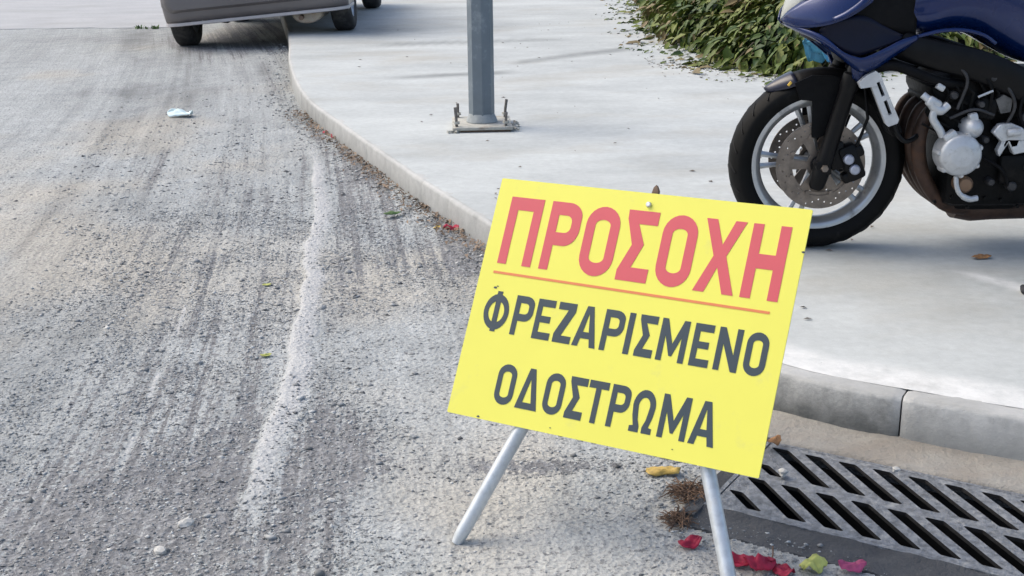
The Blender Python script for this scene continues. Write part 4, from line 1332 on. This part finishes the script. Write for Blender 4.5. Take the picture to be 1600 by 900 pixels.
# ---------------------------------------------------------------- parked car (local x right, y forwards away from the viewer, z up)
car = empty('parked_car', (-2.245, 12.10, .058), (0, R(-5.1), 0))
tag(car, 'grey brown hatchback seen from behind with its right wheels up on the pavement', 'car')
CW = .83
def car_ring(y, hw, zb, zt, r=.10, n=5):
    out = []
    for cx, cz, a0 in ((hw - r, zb + r, 270), (hw - r, zt - r, 0), (-hw + r, zt - r, 90), (-hw + r, zb + r, 180)):
        for k in range(n + 1):
            a = R(a0 + 90 * k / n)
            out.append((cx + r * math.cos(a), y, cz + r * math.sin(a)))
    return out


mb = MB()
secs = [(-.50, .76, .36, .92, .08), (-.46, .80, .33, .98, .10), (-.30, .825, .30, 1.0, .11), (.4, .83, .28, .98, .12), (1.4, .83, .27, .95, .12), (2.2, .83, .27, .90, .13), (2.8, .81, .28, .80, .14), (3.05, .72, .32, .70, .14), (3.10, .62, .38, .62, .10)]
mb.loft([car_ring(*s_) for s_ in secs])
body = mb.build('body', M['car_paint'], car, smooth=45)
mb = MB()
mb.loft([car_ring(-.40, .66, .97, 1.02, .02), car_ring(-.32, .67, .97, 1.20, .08), car_ring(-.05, .66, .96, 1.42, .14), (car_ring(.5, .65, .96, 1.46, .14)), car_ring(1.1, .64, .95, 1.42, .14), car_ring(1.9, .66, .90, 1.0, .04)])
mb.build('cabin', M['car_paint'], car, smooth=45)
mb = MB(); mb.box((0, -.188, 1.315), (.98, .02, .28), (R(-50.8), 0, 0), .006); mb.build('rear_window', M['glass'], car)
mb = MB(); mb.box((0, 1.56, 1.19), (1.15, .02, .66), (R(60), 0, 0), .008); mb.build('windscreen', M['glass'], car)
for sg in (-1, 1):
    for y0, y1 in ((.05, .62), (.70, 1.25)):
        mb = MB(); mb.prism([(y0, .99), (y1, .99), (y1 - .06, 1.33), (y0 + .06, 1.34)], [], .012, Matrix.Translation((sg * .655 + .006, 0, 0)) @ Matrix.Rotation(R(90), 4, 'Z')); mb.build('side_window', M['glass'], car)
    mb = MB(); mb.box((sg * .70, -.462, .80), (.14, .05, .26), (0, 0, 0), .02); mb.build('tail_light', M['red_lens'], car)
    mb = MB(); mb.box((sg * .62, 3.03, .60), (.28, .08, .14), (0, 0, R(-12) * sg), .02); mb.build('headlight', M['lens'], car)
    mb = MB(); mb.box((sg * .92, 1.55, 1.02), (.16, .08, .11), (0, 0, 0), .02); mb.build('door_mirror', M['car_paint'], car)
# rear bumper with a step and pale lower lip
mb = MB()
def bump_path(hw, y0, r=.16, n=8):
    out = [(-hw, .05), (-hw, y0 + r)]
    for k in range(n + 1):
        a = R(180 + 90 * k / n); out.append((-hw + r + r * math.cos(a), y0 + r + r * math.sin(a) * .75))
    for k in range(n + 1):
        a = R(270 + 90 * k / n); out.append((hw - r + r * math.cos(a), y0 + r + r * math.sin(a) * .75))
    return out + [(hw, y0 + r), (hw, .05)]


def bow(x, hw): return -.05 * (1 - (x / hw) ** 2)
def bumper(levels):
    rings = []
    for z, hw, y0 in [(q[0] - .045, q[1], q[2]) for q in levels]:
        rings.append([(x, y + bow(x, hw), z) for x, y in bump_path(hw, y0)])
    mb = MB(); mb.loft(rings, closed=False); return mb
o = bumper([(.62, .835, -.47), (.585, .842, -.49), (.50, .845, -.505), (.44, .845, -.505), (.425, .842, -.495), (.40, .842, -.492), (.345, .838, -.482), (.292, .832, -.470)]).build('rear_bumper', M['car_paint'], car, smooth=35)
o.modifiers.new('thick', 'SOLIDIFY').thickness = .012
o = bumper([(.290, .831, -.468), (.286, .834, -.478), (.262, .832, -.476), (.256, .822, -.455)]).build('bumper_lip', M['car_lip'], car, smooth=35)
o.modifiers.new('thick', 'SOLIDIFY').thickness = .010
for sx_, yy in ((-1, 0), (1, 0), (-1, 2.45), (1, 2.45)):
    T = Matrix.Translation((sx_ * .735, yy, .285)) @ Matrix.Rotation(R(90), 4, 'Z')
    prof = [(.17, -.085), (.19, -.092), (.235, -.097), (.265, -.088), (.284, -.068), (.287, 0)]
    prof = prof + [(r, -y) for r, y in reversed(prof[:-1])]
    mb = MB(T); mb.lathe(prof, 48); w_ = mb.build('wheel', M['car_tyre'], car, smooth=50)
    mb = MB(T); mb.lathe([(0, -.05), (.06, -.06), (.12, -.045), (.165, -.07), (.178, -.085), (.178, .085), (.165, .07), (.12, .045), (.06, .06), (0, .05)], 32); mb.build('rim', M['rim'], w_, smooth=40)
mb = MB()
mb.box((0, 1.2, .30), (1.30, 3.0, .10), (0, 0, 0), .02)
mb.tube([(-.68, .0, .27), (.68, .0, .27)], .045, 12)
mb.box((-.45, -.05, .225), (.26, .10, .05), (0, R(12), 0), .01); mb.box((.1, -.15, .24), (.3, .3, .08), (0, 0, 0), .02)
mb.box((-.05, -.33, .255), (.10, .10, .06), (0, 0, 0), .01)
mb.build('underbody', M['car_under'], car)
mb = MB(); mb.box((-.435, -.20, .262), (.17, .06, .03), (0, R(4), 0), .008); mb.build('tow_bracket', M['car_lip'], car)
mb = MB()
rings = []
for (y, k) in ((-.36, .90), (-.37, .98), (-.35, 1.0), (.15, 1.0), (.17, .9)):
    rings.append([(.455 + .14 * k * math.cos(a), y, .205 + .085 * k * math.sin(a)) for a in np.linspace(0, 2 * math.pi, 24, endpoint=False)])
mb.loft(rings); sil = mb.build('silencer', M['silencer'], car, smooth=40)
mb = MB(); mb.tube([(.40, -.33, .185), (.40, -.425, .178)], .022, 12); mb.build('tail_pipe', M['rust'], sil)

# ---------------------------------------------------------------- shrub: leaves spilling onto the pavement
FR = np.array([(1.62, 17.5), (1.46, 14.6), (1.32, 12.4), (1.25, 11.0), (1.27, 10.4), (1.50, 9.9), (1.50, 9.15), (1.72, 8.78), (1.90, 8.52), (2.12, 8.50), (2.4, 8.62), (2.9, 8.9), (3.6, 9.4), (4.6, 10.2)], float)
FC = catmull(FR, .05)
shrub = empty('leafy_shrub', (2.4, 10.3, KH))
tag(shrub, 'dense dark green shrub with leaves spilling onto the pale concrete behind the motorcycle', 'shrub')
SO = np.array([2.4, 10.3, KH])
ft = np.gradient(FC, axis=0); ft /= np.linalg.norm(ft, axis=1)[:, None]
fn = np.stack([-ft[:, 1], ft[:, 0]], -1)
ctr = np.array([3.0, 12.2])
flip = np.sign(((ctr - FC) * fn).sum(1)); fn *= flip[:, None]


def mound(d): return .95 * (1 - np.exp(-d * 1.05))


r = np.random.default_rng(5)
NL = 15500
cand = np.stack([r.uniform(.9, 4.8, 60000), r.uniform(8.2, 15.5, 60000)], -1)
cand[:20000, 1] = r.uniform(8.2, 11.5, 20000)
dall = np.full(len(cand), 1e9); jall = np.zeros(len(cand), int)
for c0 in range(0, len(cand), 5000):
    d2 = ((cand[c0:c0 + 5000, None, :] - FC[None, ::2]) ** 2).sum(-1)
    j = d2.argmin(1) * 2; jall[c0:c0 + 5000] = j; dall[c0:c0 + 5000] = np.sqrt(d2.min(1))
side = ((cand - FC[jall]) * fn[jall]).sum(1)
dall = np.where(side > 0, dall, -dall)
rag = .55 * (fbm(cand[:, 0] * 2.4, cand[:, 1] * 2.4, 63, 3) - .5)
okc = (dall + rag > -.45 * r.random(len(cand)) ** 5) & (dall < 2.4) & (r.random(len(cand)) < np.where(dall < 1.2, 1.0, .55))
sel = np.flatnonzero(okc)[:60000]
sel = r.permutation(sel)[:NL]; NL = len(sel)
pos = cand[sel]; dL = dall[sel] + .05 * r.standard_normal(NL); iL = jall[sel]
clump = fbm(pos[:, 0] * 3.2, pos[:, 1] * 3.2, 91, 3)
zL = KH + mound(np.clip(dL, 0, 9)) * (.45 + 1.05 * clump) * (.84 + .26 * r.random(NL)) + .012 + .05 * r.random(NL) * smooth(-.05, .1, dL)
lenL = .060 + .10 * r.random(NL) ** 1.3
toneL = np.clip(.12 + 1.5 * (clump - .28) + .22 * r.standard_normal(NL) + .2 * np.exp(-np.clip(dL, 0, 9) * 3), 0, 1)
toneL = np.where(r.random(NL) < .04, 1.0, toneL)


def leaf_geo(P, L, out2, tone_seed, r):
    """one folded, drooping leaf: 8 vertices, 6 faces"""
    n = len(P)
    a = np.arctan2(out2[:, 1], out2[:, 0]) - .35 + r.normal(0, .7, n)
    pitch = r.normal(-.75, .45, n)
    d = np.stack([np.cos(a) * np.cos(pitch), np.sin(a) * np.cos(pitch), np.sin(pitch)], -1)
    s_ = np.stack([-np.sin(a), np.cos(a), r.normal(0, .35, n)], -1)
    s_ /= np.linalg.norm(s_, axis=1)[:, None]
    u = np.cross(d, s_); u *= np.sign(u[:, 2:3] + 1e-9)
    w = .21
    pts = []
    for (t, sd, up) in ((0, 0, 0), (.28, -w, .07), (.28, 0, -.02), (.28, w, .07), (.66, -w * .8, .0), (.66, 0, -.08), (.66, w * .8, .0), (1, 0, -.22)):
        pts.append(P + (d * t + s_ * sd + u * up) * L[:, None])
    V = np.stack(pts, 1)
    q = np.array([(0, 1, 2, 2), (0, 2, 3, 3), (1, 4, 5, 2), (2, 5, 6, 3), (4, 7, 5, 5), (5, 7, 6, 6)])
    return V, q


out2 = -fn[iL]
P3 = np.stack([pos[:, 0], pos[:, 1], zL], -1) - SO
VL, _ = leaf_geo(P3, lenL, out2, 0, r)
TRI = np.array([(0, 1, 2), (0, 2, 3), (1, 4, 5), (1, 5, 2), (2, 5, 6), (2, 6, 3), (4, 7, 5), (5, 7, 6)])
front = np.argsort(dL + .25 * (pos[:, 1] - 8.5) * .2)[:300]
rest = np.setdiff1d(np.arange(NL), front)
V = VL[rest].reshape(-1, 3)
F = (TRI[None] + (np.arange(len(rest)) * 8)[:, None, None]).reshape(-1, 3)
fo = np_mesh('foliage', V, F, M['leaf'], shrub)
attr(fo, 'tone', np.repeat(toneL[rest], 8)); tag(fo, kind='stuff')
for i in front:
    c = VL[i, 0].copy()
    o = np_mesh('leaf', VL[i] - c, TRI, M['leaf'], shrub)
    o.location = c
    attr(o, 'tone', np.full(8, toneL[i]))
# near-black sheet under the leaves, the shrub's inner shade put into its colour
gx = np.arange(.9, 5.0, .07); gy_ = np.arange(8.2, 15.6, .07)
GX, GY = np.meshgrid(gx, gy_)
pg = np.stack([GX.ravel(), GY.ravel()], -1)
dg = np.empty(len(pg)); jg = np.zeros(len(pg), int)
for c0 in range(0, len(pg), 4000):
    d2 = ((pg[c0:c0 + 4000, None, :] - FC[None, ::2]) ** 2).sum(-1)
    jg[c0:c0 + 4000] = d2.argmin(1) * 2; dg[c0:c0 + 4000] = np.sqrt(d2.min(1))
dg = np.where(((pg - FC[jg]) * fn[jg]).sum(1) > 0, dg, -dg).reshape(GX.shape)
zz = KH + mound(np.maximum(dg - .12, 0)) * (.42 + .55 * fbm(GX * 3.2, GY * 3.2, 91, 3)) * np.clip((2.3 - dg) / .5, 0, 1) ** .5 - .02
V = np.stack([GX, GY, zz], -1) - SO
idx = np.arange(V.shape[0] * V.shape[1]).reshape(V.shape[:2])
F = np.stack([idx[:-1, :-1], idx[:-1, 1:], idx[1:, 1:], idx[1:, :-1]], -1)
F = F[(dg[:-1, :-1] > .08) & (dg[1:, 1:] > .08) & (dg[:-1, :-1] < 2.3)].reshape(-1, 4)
np_mesh('shade_core', V.reshape(-1, 3), F, M['inner_shade'], shrub, smooth=True)
for k in range(46):
    i = r.integers(0, len(FC)); d0 = r.uniform(.3, 1.6)
    p0 = FC[i] + fn[i] * d0; p1 = FC[i] + fn[i] * (d0 - r.uniform(.25, .55)) + r.normal(0, .08, 2)
    z0 = KH + mound(d0) * .7; z1 = KH + mound(max(d0 - .5, 0)) * .8 + .05
    mb = MB(); mb.tube([Vector((p0[0], p0[1], z0)) - Vector(SO), Vector(((p0[0] + p1[0]) / 2, (p0[1] + p1[1]) / 2, (z0 + z1) / 2 + .06)) - Vector(SO), Vector((p1[0], p1[1], z1)) - Vector(SO)], [.006, .005, .003], 6)
    mb.build('twig', M['stem'], shrub)


# ---------------------------------------------------------------- litter
def crumple(name, w, l, h, seed, mat, label, cat, loc, rz=0, n=14, group=None, fold=1.0, shape='oval'):
    r = np.random.default_rng(seed)
    V = []
    for i in range(n + 1):
        for j in range(n + 1):
            u = -1 + 2 * i / n; v = -1 + 2 * j / n
            if shape == 'oval':
                k = math.sqrt(max(1e-6, 1 - v * v)) if abs(v) < 1 else 0
                x = u * l / 2; y = v * w / 2 * math.sqrt(max(.03, 1 - abs(u) ** 2.4))
            else:
                x = u * l / 2; y = v * w / 2
            V.append([x, y, 0])
    V = np.array(V)
    a, b_ = V[:, 0] / l * 4 * fold, V[:, 1] / w * 4 * fold
    V[:, 2] = h * (.25 + 1.1 * fbm(a + seed * 3.7, b_ + seed, seed, 3)) * (1 - .5 * (V[:, 1] / (w / 2)) ** 2)
    V[:, 0] += .12 * l * (fbm(a + 9, b_ + 5, seed + 1, 2) - .5); V[:, 1] += .35 * w * (fbm(a + 2, b_ + 7, seed + 2, 2) - .5)
    V[:, 2] -= V[:, 2].min()
    idx = np.arange((n + 1) ** 2).reshape(n + 1, n + 1)
    F = np.stack([idx[:-1, :-1], idx[1:, :-1], idx[1:, 1:], idx[:-1, 1:]], -1).reshape(-1, 4)
    o = np_mesh(name, V, F, mat, smooth=True)
    sm = o.modifiers.new('thick', 'SOLIDIFY'); sm.thickness = .0008 if h < .03 else .002; sm.offset = 1
    o.location = loc; o.rotation_euler = (0, 0, rz)
    tag(o, label, cat, group)
    return o


def rh(x, y):
    return float(fields(np.array([float(x)]), np.array([float(y)]))[2][0])


crumple('crumpled_cloth', .10, .165, .055, 3, M['tissue'], 'crumpled pale blue cloth lying alone on the grey road', 'cloth', (-2.055, 7.95, .008), R(-6), fold=.8)
L = [('petal', .030, .045, .022, 11, 'petal', 'lone deep red petal left of the right sign leg', 'petal', .361, 2.372, .3),
     ('petal', .038, .060, .026, 12, 'petal', 'dark red petal nearest the right side of the sign leg', 'petal', .447, 2.300, -.4),
     ('petal', .045, .055, .030, 13, 'petal', 'largest red petal in the row below the drain grate', 'petal', .487, 2.272, .2),
     ('petal', .030, .045, .022, 14, 'petal', 'small dark red petal touching the yellow green leaf below the drain', 'petal', .530, 2.262, -.9),
     ('petal', .030, .048, .022, 15, 'pink', 'pink petal at the bottom edge below the drain grate', 'petal', .668, 2.268, .1),
     ('petal', .035, .060, .028, 16, 'petal', 'bright red petal beside a yellow leaf against the kerb', 'petal', -.238, 4.985, .2),
     ('petal', .040, .085, .026, 17, 'petal', 'red petal lying on the road against the far kerb left of the pole', 'petal', -.975, 7.10, -.9),
     ('petal', .030, .05, .022, 18, 'petal', 'small red petal farthest along the kerb left of the pole', 'petal', -1.045, 7.24, -.8)]
for (nm, w, l, h, sd, mt, lb, ct, x, y, rz) in L:
    kdv = kdist(np.array([x]), np.array([y]))[0][0]
    crumple(nm, w * 1.1, l * 1.15, h * 1.3, sd, M[mt], lb, ct, (x, y, rh(x, y) + .002 + (.008 if kdv > -.25 and y > 3 else 0)), rz, 12, 'fallen red petals on the road', fold=.9)
L = [('fallen_leaf', .024, .050, .014, 21, 'leaf_yellow', 'yellow leaf tucked beside the bright red petal at the kerb', -.300, 5.01, 1.2),
     ('fallen_leaf', .044, .082, .022, 22, 'leaf_yellow', 'yellow brown curled leaf on the sand under the sign board', .345, 2.722, .1),
     ('fallen_leaf', .040, .062, .034, 23, 'leaf_lime', 'yellow green folded leaf between the red and pink petals', .592, 2.272, .7),
     ('fallen_leaf', .016, .032, .008, 24, 'leaf_lime', 'tiny lime leaf right of the pale dust ridge, nearer one', -.728, 3.552, .4),
     ('fallen_leaf', .018, .034, .008, 25, 'leaf_lime', 'tiny lime leaf on the gravel left of the dust ridge, farther one', -.855, 4.275, .6),
     ('fallen_leaf', .034, .085, .018, 26, 'leaf_green', 'slender green leaf on the gravel near the kerb', -.500, 5.25, .6),
     ('fallen_leaf', .030, .070, .020, 27, 'leaf_brown', 'dry brown leaf on the pavement below the engine', 1.560, 4.09, .2),
     ('fallen_leaf', .030, .055, .020, 28, 'leaf_brown', 'rust brown dry leaf at the corner of the drain grate by the kerb', .628, 2.845, .8),
     ('fallen_leaf', .022, .050, .014, 29, 'leaf_brown', 'small brown leaf on the sand close under the sign board', .372, 2.815, .0)]
L[3] = L[3][:6] + ('tiny lime leaf just left of the pale dust ridge, nearer the viewer',) + L[3][7:]
for (nm, w, l, h, sd, mt, lb, x, y, rz) in L:
    z = KH + .004 if 'pavement' in lb else (.022 if 'corner' in lb else rh(x, y) + .004 + (.010 if 'kerb' in lb else 0))
    crumple(nm, w, l, h, sd, M[mt], lb, 'leaf', (x, y, z), rz, 12, 'fallen leaves', fold=.85)

# larger stones
def rock(name, s, seed, mat, label, loc, flat=.6, group='pale loose stones on the road'):
    bm = bmesh.new(); bmesh.ops.create_icosphere(bm, subdivisions=2, radius=1)
    r = random.Random(seed)
    ph = [r.uniform(0, 6) for _ in range(6)]
    for v in bm.verts:
        c = v.co
        k = 1 + .22 * math.sin(2.1 * c.x + ph[0]) * math.sin(2.6 * c.y + ph[1]) + .14 * math.sin(4.3 * c.z + ph[2] + 3 * c.x)
        v.co = Vector((c.x * k * s * r.uniform(.97, 1.03), c.y * k * s * .75, c.z * k * s * flat))
    me = bpy.data.meshes.new(name); bm.to_mesh(me); bm.free()
    o = link_mesh(name, me, mat); o.location = loc; o.rotation_euler = (0, 0, r.uniform(0, 6))
    tag(o, label, 'stone', group)


for k, (x, y, s, lb) in enumerate([(-.252, 2.949, .012, 'pale stone on the sandy patch left of the sign board'), (-.708, 2.491, .019, 'flat pale stone in the dark gravel at bottom left'),
                                   (-.649, 2.940, .010, 'upper white pebble beside the dust ridge'), (-.665, 2.870, .009, 'lower white pebble beside the dust ridge'),
                                   (-.875, 2.86, .008, 'white pebble alone on the gravel at far left'), (.870, 2.662, .011, 'white pebble on the mortar above the drain grate'),
                                   (.618, 2.690, .015, 'white stone lying on the drain grate beside the sign'), (-.735, 2.38, .016, 'pale flat stone at the bottom edge left of centre'), (-.41, 2.60, .010, 'white pebble left of the left sign leg')]):
    z = .034 if 'mortar' in lb else (.018 if 'lying' in lb else rh(x, y) + .003)
    rock('stone', s, k + 3, M['stone'], lb, (x, y, z))
rock('rubber_scrap', .026, 77, M['dark_stone'], 'small dark lump on the pavement below the motorcycle at the right edge', (1.562, 3.70, KH + .012), .8, None)

# dry roots at the corner of the drain
for (nm, x, y, sc_, lb, n) in (('dry_roots', .392, 2.625, 1.0, 'tangle of dry brown roots at the corner of the drain grate', 130), ('dry_roots', .352, 2.49, .8, 'smaller tangle of brown roots left of the right sign leg', 80)):
    mb = MB()
    rr = random.Random(n)
    for k in range(n):
        a = rr.uniform(0, 6.28); q = rr.uniform(.0, .035) * sc_
        p = Vector((q * math.cos(a), q * math.sin(a) * 1.3, .004))
        pts = [p.copy()]
        d = Vector((math.cos(a + rr.uniform(-1, 1)), math.sin(a + rr.uniform(-1, 1)), rr.uniform(.1, 1.0)))
        for i in range(5):
            d += Vector((rr.uniform(-.9, .9), rr.uniform(-.9, .9), rr.uniform(-.9, .2)))
            d.normalize(); p = p + d * .010 * sc_; p.z = max(p.z, .002); pts.append(p.copy())
        mb.tube(pts, [.0016, .0015, .0013, .0011, .0009, .0006], 4)
    o = mb.build(nm, M['root'], None, smooth=0); o.location = (x, y, .0)
    tag(o, lb, 'roots')
mb = MB(); mb.tube([(0, 0, .004), (.008, .022, .012), (.012, .045, .018)], .0018, 5)
o = mb.build('twig', M['root'], None, 0); o.location = (.512, 2.288, .004); tag(o, 'thin dark twig standing above the red petals by the drain', 'twig')

# weed tuft at the far milled edge
def tuft(name, loc, n, hgt, spread, mat, label, cat, seed):
    mb = MB(); rr = random.Random(seed)
    for k in range(n):
        a = rr.uniform(0, 6.28); b0 = Vector((rr.uniform(-spread, spread), rr.uniform(-spread, spread) * .4, 0))
        h = hgt * rr.uniform(.5, 1.1)
        tip = b0 + Vector((math.cos(a) * h * .6, math.sin(a) * h * .6, h)); mid = (b0 + tip) / 2 + Vector((0, 0, h * .2))
        s_ = Vector((-math.sin(a), math.cos(a), 0)) * .008
        mb.add([b0 - s_, b0 + s_, mid + s_, tip, mid - s_], [(0, 1, 2, 4), (4, 2, 3)])
    o = mb.build(name, mat, None, 0, fix=False); o.location = loc
    tag(o, label, cat)


tuft('weed_tuft', (-3.82, 13.72, .0), 34, .040, .13, M['leaf_green'], 'low green weed tuft growing at the edge of the old road', 'weed', 5)
# sprig of green leaves between wheel and engine, farther back on the slab
sp = empty('leaf_sprig', (2.14, 6.72, KH))
tag(sp, 'small green leafy sprig on the pavement glimpsed between wheel and exhaust', 'sprig')
rr = np.random.default_rng(8)
for k in range(9):
    P_ = np.array([[rr.normal(0, .03), rr.normal(0, .02), .02 + .05 * rr.random()]])
    V, _ = leaf_geo(P_, np.array([.05]), np.array([[rr.normal(), rr.normal()]]), 0, rr)
    o = np_mesh('leaf', V[0], TRI, M['leaf'], sp); attr(o, 'tone', np.full(8, .6 + .3 * rr.random()))
mb = MB(); mb.tube([(0, 0, 0), (.01, .0, .05)], .003, 6); mb.build('stem', M['stem'], sp)

# blue bag half hidden by the shrub
crumple('plastic_bag', .24, .34, .30, 41, M['bag_blue'], 'turquoise blue plastic bag in the shrub behind the motorcycle nose', 'bag', (2.07, 8.42, KH + .10), .4, 18, fold=.9)

# specks of dry leaf litter over the slab (countless)
r = np.random.default_rng(15)
n = 900
sx_ = np.concatenate([r.uniform(-1.2, 3.2, 170), 1.0 + 1.3 * r.random(380)])
sy_ = np.concatenate([r.uniform(2.9, 13, 170), 0 * np.arange(380.)])
sy_[170:] = np.interp(sx_[170:], [1.0, 1.4, 1.9, 2.4], [9.7, 9.2, 8.35, 8.3]) - np.abs(r.normal(0, .42, 380))
kd, _ = kdist(sx_, sy_)
ok = kd > .13
sx_, sy_ = sx_[ok], sy_[ok]; n = len(sx_)
ln = r.uniform(.005, .017, n); an = r.random(n) * 6.28
V = np.empty((n, 4, 3))
for j, (u, v_, zq) in enumerate(((-1, 0, .001), (0, -.45, .004), (1, 0, .002), (0, .45, .006))):
    V[:, j, 0] = sx_ + ln * (u * np.cos(an) - v_ * np.sin(an)); V[:, j, 1] = sy_ + ln * (u * np.sin(an) + v_ * np.cos(an)); V[:, j, 2] = KH + .004 + zq
F = np.arange(4 * n).reshape(n, 4)
o = np_mesh('leaf_litter', V.reshape(-1, 3), F, simple('dry_litter', (.12, .10, .08), .9, var=.6, scale=3))
tag(o, 'tiny dark specks of dry leaf litter on the pale pavement', 'leaf litter', kind='stuff')
# brown leaf crumbs along the foot of the kerb
n = 700
s0, s1 = ks_at(-1.3, 8.0), ks_at(.0, 4.4)
ss = r.uniform(s0, s1, n); q = kpos(ss) - knor(ss) * np.abs(r.normal(.02, .05, n))[:, None]
ln = r.uniform(.005, .016, n); an = r.random(n) * 6.28
V = np.empty((n, 4, 3))
for j, (u, v_, zq) in enumerate(((-1, 0, .0), (0, -.5, .006), (1, 0, .001), (0, .5, .008))):
    V[:, j, 0] = q[:, 0] + ln * (u * np.cos(an) - v_ * np.sin(an)); V[:, j, 1] = q[:, 1] + ln * (u * np.sin(an) + v_ * np.cos(an)); V[:, j, 2] = .018 + zq + .01 * r.random(n)
o = np_mesh('kerb_litter', V.reshape(-1, 3), np.arange(4 * n).reshape(n, 4), simple('brown_litter', (.20, .15, .11), .9, var=.6, scale=6))
tag(o, 'brown leaf crumbs gathered at the foot of the kerb', 'leaf litter', kind='stuff')
